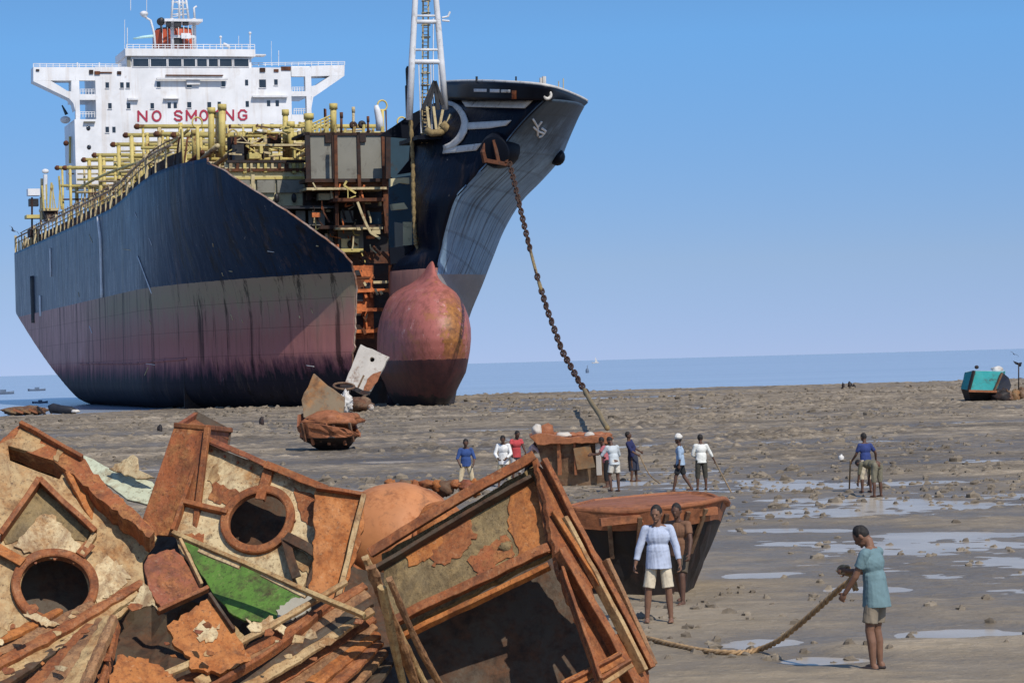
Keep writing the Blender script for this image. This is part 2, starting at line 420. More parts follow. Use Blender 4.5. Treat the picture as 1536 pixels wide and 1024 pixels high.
M['bow'] = hull_mat('bow_paint', (0.055,0.085,0.125),
    [(0.0,(0.03,0.02,0.024)), (0.24,(0.04,0.02,0.024)), (0.36,(0.22,0.09,0.075)), (0.62,(0.30,0.13,0.10)), (0.80,(0.26,0.16,0.13)), (0.93,(0.17,0.14,0.125))])
M['bowshade'] = hull_mat('bow_paint_shaded', (0.004,0.006,0.012),
    [(0.0,(0.03,0.02,0.024)), (0.24,(0.04,0.02,0.024)), (0.36,(0.22,0.09,0.075)), (0.62,(0.30,0.13,0.10)), (0.80,(0.34,0.17,0.13)), (0.93,(0.36,0.18,0.14))], 0.6)  # starboard bow's shaded side put into a darker copy of the paint
M['rust'] = mat_rust('rust_steel', (0.10,0.05,0.03), (0.16,0.055,0.022), (0.05,0.02,0.012), 0.7, 0.5)
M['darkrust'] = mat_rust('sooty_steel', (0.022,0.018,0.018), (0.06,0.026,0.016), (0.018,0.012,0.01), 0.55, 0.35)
M['orange'] = mat_rust('orange_primer', (0.66,0.19,0.055), (0.30,0.075,0.022), (0.13,0.035,0.014), 0.45, 0.5)
M['cream'] = mat_rust('cream_paint', (0.62,0.55,0.33), (0.28,0.15,0.06), (0.11,0.055,0.03), 0.14, 0.35)
M['grey'] = mat_rust('grey_panel_paint', (0.235,0.225,0.185), (0.17,0.10,0.06), (0.09,0.05,0.03), 0.05, 0.22, bump=0.2)
M['teal_in'] = mat_rust('teal_interior_paint', (0.02,0.055,0.08), (0.05,0.04,0.03), (0.02,0.015,0.012), 0.22, 0.35)
M['yellow'] = mat_rust('yellow_pipe_paint', (0.60,0.475,0.155), (0.34,0.19,0.06), (0.13,0.065,0.03), 0.32, 0.45, edge=0.04)
M['pale'] = mat_rust('pale_pipe_paint', (0.58,0.47,0.26), (0.26,0.15,0.07), (0.10,0.055,0.03), 0.36, 0.5)
M['white'] = mat_rust('white_ship_paint', (0.82,0.81,0.80), (0.45,0.33,0.22), (0.20,0.12,0.08), 0.02, 0.16, rough=0.6, bump=0.12, grime=(0.62,0.58,0.54), streak=0.30)
M['whitetrim'] = mat_simple('white_trim', (0.74,0.73,0.72), (0.55,0.54,0.53), 0.8, 0.6)
M['glass'] = mat_simple('dark_window_glass', (0.008,0.010,0.014), (0.02,0.022,0.028), 0.6, 0.12, spec=0.6)
M['funnel'] = mat_simple('orange_funnel_paint', (0.55,0.10,0.035), (0.42,0.075,0.03), 0.6, 0.55)
M['red_letter'] = mat_simple('red_lettering', (0.42,0.025,0.06), (0.33,0.02,0.05), 1.5, 0.6)
M['bandwhite'] = mat_rust('weathered_white_paint', (0.66,0.62,0.56), (0.16,0.11,0.08), (0.07,0.05,0.04), 0.26, 0.8, edge=0.05)
M['black'] = mat_simple('black_metal', (0.012,0.012,0.014), (0.03,0.028,0.028), 2, 0.5)
M['brownrail'] = mat_rust('brown_rail', (0.40,0.29,0.18), (0.22,0.11,0.06), (0.08,0.04,0.02), 0.5, 0.6)
M['rope'] = mat_simple('old_rope', (0.30,0.22,0.10), (0.16,0.11,0.05), 5, 0.9, 0.4)
M['mast'] = mat_rust('mast_white_paint', (0.72,0.72,0.72), (0.30,0.17,0.08), (0.15,0.08,0.05), 0.08, 0.5)
M['chain'] = mat_rust('rusty_chain_iron', (0.05,0.03,0.02), (0.085,0.036,0.02), (0.03,0.016,0.011), 0.6, 1.6)

# ---------------------------------------------------------------- after hull
def zdeck(u): return 22.6 + 2.05*smooth((u+72)/44)
def halfb(u, z):
    B = 22.0
    if z < 2.6:
        q = 2.6-max(-0.6, z); q = min(q, 2.6); B = 19.4 + math.sqrt(max(0, 2.6**2-q*q))
    if u > -50:
        ex = 9*smooth((z-11)/13); L = 49+ex; tt = min(1, (u+50)/L)
        p = 1.75+0.5*smooth((z-8)/14); qq = 0.74-0.12*smooth((z-8)/14)
        B *= max(0, 1-tt**p)**qq
        if z < 5: B -= 2.0*smooth((u+40)/35)*(1-max(0, z)/5)
    if u < -108:
        s_ = (-108-u)/67; zr = 9.6*s_**1.25
        k = max(0.0, min(1, (z-zr+1.2)/(3.0+2.2*s_)))
        B *= lerp(1, math.sin(k*math.pi/2)**0.75, smooth(s_*5))
    return max(B, 0.05)
CUT = [(310,246),(318,247),(332,254),(360,272),(395,294),(430,317),(465,342),(495,364),(515,381),(526,396),(531,413),(533,440),(531,480),(531,520),(527,560),(522,590),(518,616)]
cu, cf = [], []
for px, py in CUT:
    best = None
    for k in range(0, 1800):
        u = -60+k*0.033; p = onx(px, py, u)
        if p.z < -0.9: continue
        d = p.y + halfb(u, p.z)
        if best is None or abs(d) < best[0]: best = (abs(d), u, p.z)
    cu.append(best[1]); cf.append((best[2]+0.6)/(zdeck(best[1])+0.6))
order = np.argsort(cf); cfa = np.array(cf)[order]; cua = np.array(cu)[order]
print('cut', [(round(a,1), round(b,2)) for a, b in zip(cu, cf)])
def ucut(f): return float(np.interp(f, cfa, cua)) + 0.25*(noise.noise(V((f*40, 3.1, 0))))
NJ, NI = 60, 150
def hull_rows(sgn, uend):
    rows = []
    for j in range(NJ+1):
        f = 1-j/NJ; r = []
        for i in range(NI+1):
            s = i/NI; ue = uend(f); u = -175 + (ue+175)*(1-(1-s)**1.5)
            z = -0.6 + (zdeck(u)+0.6)*f
            r.append((u, sgn*halfb(u, z), z))
        rows.append(r)
    return rows
mb = MB().grid(hull_rows(-1, ucut)); mb.build('hull_side', M['hull'], ship, True, solid=0.22)
mb = MB().grid(hull_rows(1, lambda f: -100.0)); mb.build('hull_side', M['hull'], ship, True, solid=0.22)
tr = [(-175, -halfb(-175, -0.6+(zdeck(-175)+.6)*f), -0.6+(zdeck(-175)+.6)*f) for f in [i/20 for i in range(21)]]
MB().add(tr + [(x, -y, z) for x, y, z in tr[::-1]], [tuple(range(42))]).build('transom', M['hull'], ship)
# main deck and the cut face of the cargo section
dk = [(u, -halfb(u, zdeck(u))+0.3, zdeck(u)-0.35) for u in range(-175, -33, 4)] + [(-33, -16.5, zdeck(-33)-0.35)]
MB().prism(dk + [(-33, 9, zdeck(-33)-0.35), (-100, 14, 22.2), (-100, 21.5, 22.2), (-175, 21, 22.2)], (0, 0, 0.3)).build('main_deck', M['rust'], ship)
MB().box((-34.4, -19.6, -0.5), (-34, 7.0, 24.0)).build('bulkhead', M['darkrust'], ship)
# torch-cut rim of the side shell, bare bright steel
rim = []
for k in range(90):
    f = 1-k/89; u = ucut(f); z = -0.6+(zdeck(u)+.6)*f; rim.append((u+0.02, -halfb(u, z)+0.1, z))
MB().tube(rim, 0.10, 5).build('cut_edge', mat_rust('torch_cut_edge', (0.40,0.30,0.24), (0.34,0.16,0.09), (0.15,0.07,0.04), 0.5, 0.4), ship)
# weld strake, pipe runs and scars on the side shell
sidebvh = BVHTree.FromPolygons([V(p) for p in mb.v], mb.f)
mbs = MB().grid(hull_rows(-1, ucut)); bvh_side = BVHTree.FromPolygons([V(p) for p in mbs.v], mbs.f)
def hit(bvh, px, py, off=0.0):
    d = lray(px, py).normalized(); loc, nor, i, dist = bvh.ray_cast(LC, d)
    if loc is None: return None
    if nor.dot(d) > 0: nor = -nor
    return loc + nor*off
def strip_tube(bvh, pts, r, name, mat, n=10, off=0.05):
    pl = []
    for a, b in zip(pts[:-1], pts[1:]):
        for k in range(n): pl.append((lerp(a[0], b[0], k/n), lerp(a[1], b[1], k/n)))
    pl.append(pts[-1]); hp = [hit(bvh, px, py, off) for px, py in pl]; hp = [p for p in hp if p is not None]
    if len(hp) > 2: return MB().tube(hp, r, 6).build(name, mat, ship, True)
strip_tube(bvh_side, [(145,303),(152,360),(154,446)], 0.22, 'drain_pipe', M['whitetrim'])
strip_tube(bvh_side, [(76,372),(77,415)], 0.14, 'drain_pipe', M['whitetrim'])
strip_tube(bvh_side, [(61,443),(62,474)], 0.22, 'drain_pipe', M['whitetrim'])
strip_tube(bvh_side, [(49.5,414),(51.5,484)], 0.75, 'fender_recess', M['black'], off=-0.3)
strip_tube(bvh_side, [(207,384),(228,440)], 0.07, 'weld_scar', M['whitetrim'])
rs = random.Random(4)
for k in range(22):
    px, py = rs.uniform(110, 500), rs.uniform(290, 560); L_ = rs.uniform(3, 16); a_ = rs.choice((1.4, 1.2, .15, 2.0))
    strip_tube(bvh_side, [(px, py), (px+L_*math.cos(a_), py+L_*math.sin(a_))], rs.uniform(.03, .07), 'scratch', M['pale' if k % 3 else 'whitetrim'], n=4, off=.02)
strip_tube(bvh_side, [(120,545),(200,545),(280,538)], 0.10, 'bilge_strake', M['hull'], n=14)

# ---------------------------------------------------------------- gunwale, railings
def edge(u, inb=0.0): return V((u, -halfb(u, zdeck(u))+inb, zdeck(u)))
g = MB()
us = [-174+i*2.2 for i in range(66)]
for a, b in zip(us[:-1], us[1:]):
    if b > -30: break
    A, B = edge(a, 1.1), edge(b, 1.1)
    g.add([A, B, B+V((0,0,1.5)), A+V((0,0,1.5))], [(0,1,2,3)])
g.build('deck_coaming', M['darkrust'], ship, solid=0.1)
g = MB(); k = 0
for u in us:
    if u > -30: break
    p = edge(u, 0.15); hgt = 2.2
    if k % 2 == 0: MB().bar(p, p+V((0,0,1.9 if k % 4 else 2.6)), 0.16 if k % 6 else 0.34, 0.18, (1,0,0)).build('rail_stanchion', M['pale'], ship)
    k += 1
g = MB()
for h, r in ((2.2, 0.13), (1.45, 0.07), (3.0, 0.08)):
    g.tube([edge(u, 0.15 if h < 3 else 0.9)+V((0,0,h)) for u in us if u < -29], r, 5)
g.build('rail', M['brownrail'], ship)
# mesh-like walkway screen above the rail
g = MB()
for i in range(0, 110):
    u = -160+i*1.15
    if u > -34: break
    p = edge(u, 0.9)+V((0,0,2.2)); g.bar(p, p+V((0.3 if i % 2 else -0.3,0,0.8+0.5*random.random())), 0.06, 0.06)
g.build('walkway_screen', M['brownrail'], ship)

# ---------------------------------------------------------------- deck pipework
rnd = random.Random(11)
ends = [(62,252,-150),(87,252,-141),(127,240,-128),(143,233,-119),(171,217,-108),(190,203,-98),(207,190,-86),(236,186,-74),(262,187,-62),(292,187,-50)]
for i, (px, py, u) in enumerate(ends):
    p = onx(px, py, u); y0 = max(p.y, -18.0); zt = p.z
    gr = MB(); zd = zdeck(u)
    if i in (7, 8, 9): zt -= 1.2
    gr.tube([(u, y0, zt), (u, 14, zt)], 0.27, 8)
    gr.tube([(u, y0+0.3, zt-2.6), (u, 14, zt-2.6)], 0.22, 8)
    o = gr.build('pipe_gantry', M['yellow'], ship, True)
    for dz_, r_, m_ in ((-.9, .12, 'pale'), (-1.7, .15, 'yellow'), (-3.5, .17, 'pale'), (-4.6, .12, 'rust'), (-5.6, .2, 'pale')):
        if zt+dz_ > zd+.6:
            ya = y0+rnd.uniform(0, 3); MB().tube([(u+.5, ya, zt+dz_), (u+.5, min(14, ya+rnd.uniform(9, 26)), zt+dz_)], r_, 7).build('cross_pipe', M[m_], o, True)
    for y in (y0+0.6, y0+2.6, y0+5.2, y0+8, y0+11, y0+14.5, y0+18, y0+25):
        if y > 14: continue
        b = MB(); r = rnd.choice((0.16, 0.21, 0.27)); b.tube([(u, y, zd-0.3), (u, y, zt+rnd.uniform(-0.2, 0.5))], r, 8); b.build('gantry_post', M['yellow' if rnd.random() < .7 else 'pale'], o, True)
    b = MB(); b.tube([(u+0.3, y0-0.2, zt), (u-0.3, y0-0.2, zt)], 0.30, 10); b.tube([(u, y0-0.3, zt), (u, y0+0.1, zt)], 0.36, 10); b.build('pipe_flange', M['rust'], o, True)
for i in range(28):                                             # pipes running fore and aft
    y = -17.0+i*1.1+rnd.uniform(-0.4, 0.4); h = rnd.uniform(1.2, 7.5); r = rnd.uniform(0.14, 0.30)
    u0 = -142+rnd.uniform(0, 12); u1 = -38-rnd.uniform(0, 8)
    if y > -10: u1 = min(u1, -36)
    MB().tube([(u, y, zdeck(u)+h*(0.72+0.28*smooth(-(u+30)/90))) for u in np.linspace(u0, u1, 12)], r, 8).build('deck_pipe', M[rnd.choice(('yellow','pale','pale','rust'))], ship, True)
for i in range(96):                                             # vent posts, valves, manifolds
    u = rnd.uniform(-136, -36); y = rnd.uniform(-17.5, 11); zd = zdeck(u)
    if abs(y) > halfb(u, zd)-2: continue
    h = rnd.uniform(2.0, 6.8); b = MB(); r = rnd.uniform(0.10, 0.22)
    b.tube([(u, y, zd-.2), (u, y, zd+h)], r, 8)
    kind = i % 4
    if kind == 0: b.ring((u, y, zd+h+0.4), (1, 0.2, 0), 0.55, 0.10, n=14, m=6)
    elif kind == 1: b.tube([(u, y, zd+h), (u, y+0.4, zd+h+0.6), (u, y+1.3, zd+h+0.5), (u, y+1.5, zd+h-0.4)], r*1.1, 8)
    elif kind == 2: b.box((u-0.5, y-0.9, zd+h-1), (u+0.5, y+0.9, zd+h+0.2))
    else: b.tube([(u, y-1.4, zd+h*0.6), (u, y+1.4, zd+h*0.6)], r*1.3, 8); b.tube([(u, y-0.2, zd+h*0.6), (u, y+0.2, zd+h*0.6)], r*2.2, 8)
    b.build('vent_post', M[rnd.choice(('yellow','yellow','yellow','pale','rust'))], ship, True)
for (px, pt, pb, u, r, m) in [(317,163,236,-46,0.34,'yellow'),(333,158,236,-45,0.38,'yellow'),(327,170,236,-46,0.30,'pale'),(428,166,236,-40,0.30,'yellow'),(436,184,236,-39,0.34,'yellow'),(463,172,214,-36,0.42,'yellow'),(292,196,238,-48,0.32,'yellow'),(399,196,236,-41,0.3,'pale'),(500,157,202,-33,0.34,'yellow'),(512,170,202,-33,0.14,'rust'),(530,162,202,-33,0.14,'pale'),(552,176,202,-33,0.12,'rust')]:
    a = onx(px, pt, u); b = onx(px, pb, u)
    MB().tube([b, a], r, 10).tube([a-V((0,0,.5)), a+V((0,0,.1))], r*1.3, 10).build('tall_post', M[m], ship, True)
MB().tube([onx(570,196,-33), onx(569,180,-33), onx(566,166,-33), onx(564,158,-33)], [0.42,0.40,0.34,0.22], 10).build('vent_cowl', M['mast'], ship, True)
for px, py in ((530,188), (543,187)):
    MB().ring(onx(px, py, -33), (1,0,0.1), 0.22, 0.22, n=14, m=8).build('winch_drum', M['darkrust'], ship, True)
# sloping rails abaft the forecastle
g = MB()
for k in range(7):
    px = 470+k*5.5; g.tube([onx(px, 203, -33), onx(px, 186-k*2.4, -33)], 0.09, 5)
for o_ in (0, 5, 10): g.tube([onx(468, 186+o_, -33), onx(504, 170+o_, -33)], 0.09, 5)
for k in range(8):
    px = 474+k*14; g.tube([onx(px, 205, -32.6), onx(px+2, 193-(k % 3)*3, -32.6)], 0.16, 6)
g.build('sloping_rail', M['yellow'], ship)

for i in range(90):                                             # small branch pipes, loops and ladders
    u = rnd.uniform(-140, -36); y = rnd.uniform(-18.5, 2); zd = zdeck(u)
    if abs(y) > halfb(u, zd)-1.2: continue
    h = rnd.uniform(1.5, 7.2); b = MB(); r = rnd.uniform(0.07, 0.13); L_ = rnd.uniform(1, 3.5); k_ = i % 5
    if k_ == 0: b.tube([(u, y, zd), (u, y, zd+h), (u-L_, y+.4, zd+h+.3), (u-L_, y+.4, zd+1)], r, 6)
    elif k_ == 1: b.tube([(u, y, zd+h*.4), (u, y+L_*1.6, zd+h*.4), (u, y+L_*1.6, zd+h)], r, 6)
    elif k_ == 2: b.tube([(u, y, zd), (u, y+.8, zd+h)], r, 6).tube([(u, y+.9, zd), (u, y+1.7, zd+h)], r, 6)
    elif k_ == 3: b.tube([(u, y, zd), (u, y, zd+h)], r, 6).ring((u+.1, y, zd+h*.8), (1,.1,.1), .42, .07, n=14, m=5)
    else: b.tube([(u, y-L_, zd+h), (u, y+L_, zd+h+.3)], r, 6).tube([(u, y-L_, zd+h-.9), (u, y+L_, zd+h-.6)], r, 6).tube([(u, y, zd), (u, y, zd+h)], r, 6)
    b.build('branch_pipe', M[rnd.choice(('yellow','yellow','pale','pale','rust','darkrust'))], ship, True)
# ---------------------------------------------------------------- opened fore part
def pbox(name, px0, py0, px1, py1, x, depth, mat, parent=None, jit=0.0):
    a = onx((px0+px1)/2, py0, x); b = onx((px0+px1)/2, py1, x); c = onx(px0, (py0+py1)/2, x); d = onx(px1, (py0+py1)/2, x)
    return MB().box((x-depth, c.y, b.z), (x, d.y, a.z)).build(name, M[mat] if isinstance(mat, str) else mat, parent or ship)
def pbar(name, pts, x, w, mat, parent=None, h=None):
    b = MB()
    for p, q in zip(pts[:-1], pts[1:]): b.bar(onx(p[0], p[1], x), onx(q[0], q[1], x), w, h or w, (1,0,0))
    return b.build(name, M[mat], parent or ship)
# cargo bulkhead seen over the cut plating
cw = pbox('cream_bulkhead', 338, 243, 457, 309, -33.4, 0.4, 'cream')
pbox('grey_panel', 386, 270, 413, 289, -33.0, 0.3, 'grey', cw); pbox('grey_panel', 416, 270, 455, 289, -33.0, 0.3, 'grey', cw); pbox('grey_panel', 352, 270, 375, 287, -33.0, 0.3, 'grey', cw)
pbox('ledge', 340, 265, 457, 269, -33.0, 0.4, 'yellow', cw); pbox('ledge', 340, 240, 460, 244, -33.0, 0.5, 'darkrust', cw)
for k in range(11): pbox('bracket', 344+k*10.5, 245, 347+k*10.5+rnd.uniform(0,2), 252+rnd.uniform(0, 9), -33.0, 0.4, rnd.choice(('yellow','pale','rust')), cw)
for px in (415, 441):
    c = onx(px, 297, -32.9); MB().ell(c, (0.25, 0.28, 0.5), 14, 8).build('lightening_hole', M['black'], cw, True)
pbar('frame', [(379,262),(379,300)], -31.8, 0.35, 'pale', cw)
# winch house with dark gap above
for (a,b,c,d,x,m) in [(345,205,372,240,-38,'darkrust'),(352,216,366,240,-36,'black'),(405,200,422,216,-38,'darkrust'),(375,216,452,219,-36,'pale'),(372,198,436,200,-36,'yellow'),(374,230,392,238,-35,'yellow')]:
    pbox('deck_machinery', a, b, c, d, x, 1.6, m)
for k in range(64):
    px = rnd.uniform(338, 462); py = rnd.uniform(182, 236); s = rnd.uniform(1.2, 4.5)
    if k % 2: pbox('deck_fitting', px, py, px+s, py+rnd.uniform(3, 12), -34-rnd.uniform(0.5, 6), 0.7, rnd.choice(('yellow','yellow','pale','rust','darkrust')))
    else: pbar('deck_fitting', [(px, py), (px+rnd.uniform(-12, 14), py+rnd.uniform(-6, 6)), (px+rnd.uniform(6, 22), py+rnd.uniform(-3, 9))], -34-rnd.uniform(0.5, 5), rnd.uniform(0.08, 0.22), rnd.choice(('yellow','pale','yellow','rust')))
# the three tall grey panels of the forepeak bulkhead
for a, b in ((466,500), (504,537), (541,574)):
    pn = pbox('tall_grey_panel', a, 203, b, 268, -27, 0.35, 'grey')
for a, b in ((459,466), (499.5,504.5), (536.5,541.5), (573.5,580)):
    pbox('panel_frame', a, 198, b, 380 if a > 480 and a < 510 else 300, -26.8, 0.35, 'rust' if a > 570 else 'darkrust')
pbox('deck_edge', 455, 199, 582, 203, -26.8, 6.0, 'darkrust')
for (px, py, w_, h_) in [(488,202,9,12),(540,203,9,10)]:
    pbox('torn_bracket', px, py, px+w_, py+h_, -26.7, 0.3, 'darkrust')
# decks and platforms below
dl = [(458,268,584,273,-25.5,3,'darkrust'),(460,281,580,284.5,-24.5,3.5,'pale'),(462,274,576,280,-26.2,1,'rust'),(500,297,578,302,-24,3,'rust'),(478,290,500,300,-26,1,'pale'),
      (372,309,505,313,-26,5,'black'),(440,338,575,343,-25,4,'darkrust'),(503,341,574,344,-24.4,1,'pale'),(488,373,545,378,-24.5,5,'yellow'),(545,395,590,399,-23,4,'darkrust'),
      (455,285,580,312,-28,0.4,'darkrust'),(440,312,640,345,-29,0.4,'darkrust'),(476,345,640,400,-30,0.4,'darkrust'),(500,378,600,420,-29.4,0.4,'rust')]
for a,b,c,d,x,dp,m in dl: pbox('platform', a, b, c, d, x, dp, m)
for a,b,c,d,m in [(444,316,458,333,'grey'),(463,316,487,338,'grey'),(511,316,530,334,'grey'),(492,345,505,372,'grey'),(507,345,545,372,'grey'),(488,350,492,372,'whitetrim'),(555,318,572,336,'teal_in')]:
    pbox('inner_panel', a, b, c, d, -27.4, 0.3, m)
pn = pbox('inner_panel', 512, 358, 538, 374, -26.6, 0.3, 'cream')
pp = onx(525.5, 366.5, -26.5); MB().ell(pp, (0.2, 0.32, 0.42), 14, 8).build('manhole', M['black'], pn, True)
for px, a, b, w_ in [(503,203,345,0.34),(577,268,350,0.5),(585,262,375,0.3),(538,262,300,0.3),(545,305,345,0.25)]:
    pbar('frame', [(px, a), (px+2.5, b)], -25.2, w_, 'rust')
pbar('hanging_pipe', [(536,303),(543,322),(550,338),(556,349),(570,358)], -23.6, 0.24, 'pale')
pbar('hanging_pipe', [(576,306),(580,345),(588,368)], -23.4, 0.22, 'rust')
for k in range(80):                                             # torn ends, brackets, loose piping
    px = rnd.uniform(462, 600); py = rnd.uniform(270, 392)
    if px < 440+(py-300)*0.75: continue
    if k % 3 == 0: pbox('torn_plate', px, py, px+rnd.uniform(3, 14), py+rnd.uniform(2, 7), -24-rnd.uniform(0, 3), rnd.uniform(0.2, 0.8), rnd.choice(('rust','pale','darkrust','orange')))
    else: pbar('bent_pipe', [(px, py), (px+rnd.uniform(-5, 6), py+rnd.uniform(5, 16)), (px+rnd.uniform(-4, 14), py+rnd.uniform(10, 24))], -24-rnd.uniform(0, 3), rnd.uniform(0.06, 0.2), rnd.choice(('rust','pale','darkrust','rust','orange','yellow')))
# orange primed cell structure in the lower opening
of = pbox('orange_cell', 528, 398, 560, 508, -10.9, 0.3, 'orange')
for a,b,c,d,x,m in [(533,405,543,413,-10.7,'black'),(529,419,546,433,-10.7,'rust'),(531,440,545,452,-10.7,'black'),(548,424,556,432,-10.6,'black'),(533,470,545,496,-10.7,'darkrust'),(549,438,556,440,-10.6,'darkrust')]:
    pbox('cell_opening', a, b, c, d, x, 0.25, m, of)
for a,b,c,d,x,m in [(526,433,588,438,-8.9,'orange'),(527,462,575,467,-8.4,'orange'),(560,421,590,425,-9.4,'pale'),(527,494,566,499,-8.9,'orange'),(528,415,562,418,-9.6,'rust'),(546,397,549,500,-10.0,'orange'),(528,397,531,505,-9.6,'orange'),(558,398,561,466,-9.8,'rust')]:
    pbox('stiffener', a, b, c, d, x-1.2, 0.5, m, of)
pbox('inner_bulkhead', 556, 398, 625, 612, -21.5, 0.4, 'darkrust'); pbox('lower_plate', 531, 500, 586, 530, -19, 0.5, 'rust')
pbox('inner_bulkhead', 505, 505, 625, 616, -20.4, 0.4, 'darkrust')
pbar('hanging_chain_pipe', [(573,378),(583,388),(589,402),(593,420),(597,440)], -17, 0.32, 'rust')
for k in range(14):
    px = rnd.uniform(531, 572); py = rnd.uniform(402, 500)
    pbar('bent_pipe', [(px, py), (px+rnd.uniform(-4, 5), py+rnd.uniform(4, 14))], -9.6-rnd.uniform(0, 1), rnd.uniform(0.12, 0.3), rnd.choice(('orange','rust','pale')), of)

# ---------------------------------------------------------------- bow block
ST = {150:(818,13),172:(795,11.5),200:(770,9.5),228:(748,7.5),250:(727,6),278:(700,4),300:(682,3),345:(668,1.2),372:(662,.4),397:(656,0),440:(652,0),520:(648,-1),612:(648,-1)}
def stem(py): x = ST[py]; return onx(x[0], py, x[1])
def shell(rows, out, n=14):
    L = []
    for a, b, k in rows:
        L.append([a + (b-a)*s + out*(k*4*s*(1-s)) for s in [i/n for i in range(n+1)]])
    # refine between rows
    R = []
    cols = [catmull([r[i] for r in L], 4) for i in range(n+1)]
    return [[cols[i][j] for i in range(n+1)] for j in range(len(cols[0]))]
rowsS = [((664,150,-10),150,1.2),((640,170,-11),172,1.2),((619,200,-11),200,1.2),((617,228,-11),228,1.2),((616,250,-10),250,1.2),((616,278,-9),278,1.1),((617,300,-8),300,1.0),((620,345,-6),345,.7),((622,372,-6),372,.5),((588,397,-7),397,.5),((584,440,-7),440,.4),((580,520,-7),520,.3),((580,612,-7),612,.3)]
gS = shell([(onx(*a), stem(b), k) for a, b, k in rowsS], V((0.7,-0.7,0)))
mS = MB().grid(gS); mS.build('bow_shell', M['bowshade'], ship, True, solid=0.15)
rowsP = [(150,(863,168,-3),2.2),(172,(858,185,-4),2.2),(200,(848,215,-4),2.2),(228,(838,242,-4),2.1),(250,(812,272,-4),1.8),(278,(782,303,-4),1.6),(300,(757,344,-5),1.3),(345,(739,388,-5),1.0),(372,(723,429,-5),.8),(397,(704,476,-6),.6),(440,(695,520,-6),.5),(520,(688,570,-6),.4),(612,(680,612,-6),.3)]
gP = shell([(stem(a), onx(*b), k) for a, b, k in rowsP], V((0.7,0.7,0)))
mP = MB().grid(gP); 
t = NT('bow_paint_weathered_shaded'); vv = t.co('Object'); z = t.sep(vv)[2]; uvn = t.co('UV', (26, 1.6, 1))
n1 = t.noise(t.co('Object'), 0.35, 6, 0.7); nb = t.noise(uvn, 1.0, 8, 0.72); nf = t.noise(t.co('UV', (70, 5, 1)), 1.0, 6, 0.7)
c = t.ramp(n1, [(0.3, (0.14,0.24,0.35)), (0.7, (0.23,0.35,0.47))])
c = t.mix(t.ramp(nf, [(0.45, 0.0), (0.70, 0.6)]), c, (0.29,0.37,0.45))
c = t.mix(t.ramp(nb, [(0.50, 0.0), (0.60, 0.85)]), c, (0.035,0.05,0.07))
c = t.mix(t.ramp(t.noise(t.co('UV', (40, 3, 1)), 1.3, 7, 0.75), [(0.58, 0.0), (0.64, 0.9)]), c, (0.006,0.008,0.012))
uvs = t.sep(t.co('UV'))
c = t.mix(t.ramp(t.math('ADD', uvs[1], t.math('ADD', t.math('MULTIPLY', t.math('SUBTRACT', nb, 0.5), 0.7), t.math('MULTIPLY', t.math('SUBTRACT', n1, .5), .5))), [(0.10, 0.9), (0.34, 0.0)]), c, (0.028,0.042,0.058))  # upper flare's overhang shade mixed into the paint, with a streaky lower edge
bt = t.n('ShaderNodeTexBrick'); bt.inputs['Scale'].default_value = 1.0; bt.inputs['Mortar Size'].default_value = 0.012; bt.inputs['Brick Width'].default_value = 0.9; bt.inputs['Row Height'].default_value = 0.2; t.l(t.co('UV', (1.2, 2.4, 1), (0,0,0)), bt.inputs['Vector'])
c = t.mix(t.math('MULTIPLY', bt.outputs['Fac'], 0.22), c, (0.03,0.04,0.05))
c = t.mix(t.math('LESS_THAN', z, t.math('ADD', 11.9, t.math('MULTIPLY', nb, 0.5))), c, t.ramp(n1, [(0.3, (0.20,0.19,0.19)), (0.7, (0.29,0.27,0.26))]))
c = t.mix(t.math('LESS_THAN', z, t.math('ADD', 4.2, nb)), c, (0.03,0.022,0.024))
t.col(c); t.rough(0.55); t.b.inputs['Specular IOR Level'].default_value = 0.4
t.bump(t.math('ADD', t.noise(t.co('Object'), 0.5, 3), t.math('MULTIPLY', bt.outputs['Fac'], -0.2)), 0.5, 0.12)
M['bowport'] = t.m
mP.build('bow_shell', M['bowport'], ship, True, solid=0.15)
# bulwark round the forecastle
bt_ = [(664,124,-10),(700,122.5,0),(740,123,8),(780,125,11.6),(805,127,13.2),(824,130,13.6),(842,135,10.5),(860,142,5),(872,147.5,0),(880,152,-3)]
bb_ = [(664,150,-10),(700,150,0),(740,150,7.5),(780,150,11),(803,150,12.5),(818,150,13),(832,154,10.4),(846,159,5.6),(856,164,0.4),(863,168,-3)]
top = catmull([onx(*p) for p in bt_], 6); bot = catmull([onx(*p) for p in bb_], 6)
M['bulwark'] = mat_rust('black_bulwark_paint', (0.005,0.007,0.013), (0.05,0.035,0.03), (0.015,0.012,0.012), 0.06, 0.3, rough=0.6, bump=0.2, grime=(0.008,0.008,0.01))
M['bulwark'].node_tree.nodes['Principled BSDF'].inputs['Specular IOR Level'].default_value = 0.12
mBw = MB().grid([[lerp(a, b, k/5) for a, b in zip(top, bot)] for k in range(6)])
bw = mBw.build('bulwark', M['bulwark'], ship, True, solid=0.2)
MB().tube([p+V((0,0,0.05)) for p in top], 0.16, 6).build('bulwark_rail', M['bandwhite'], bw, True)
cap = [lerp(a, b, 0.8) for a, b in zip(top, bot)]
MB().add(cap, [tuple(range(len(cap)))]).build('forecastle_deck', M['darkrust'], ship)
bvh_bw = BVHTree.FromPolygons([V(p) for p in mBw.v], mBw.f); bvh_S = BVHTree.FromPolygons([V(p) for p in mS.v], mS.f); bvh_P = BVHTree.FromPolygons([V(p) for p in mP.v], mP.f)
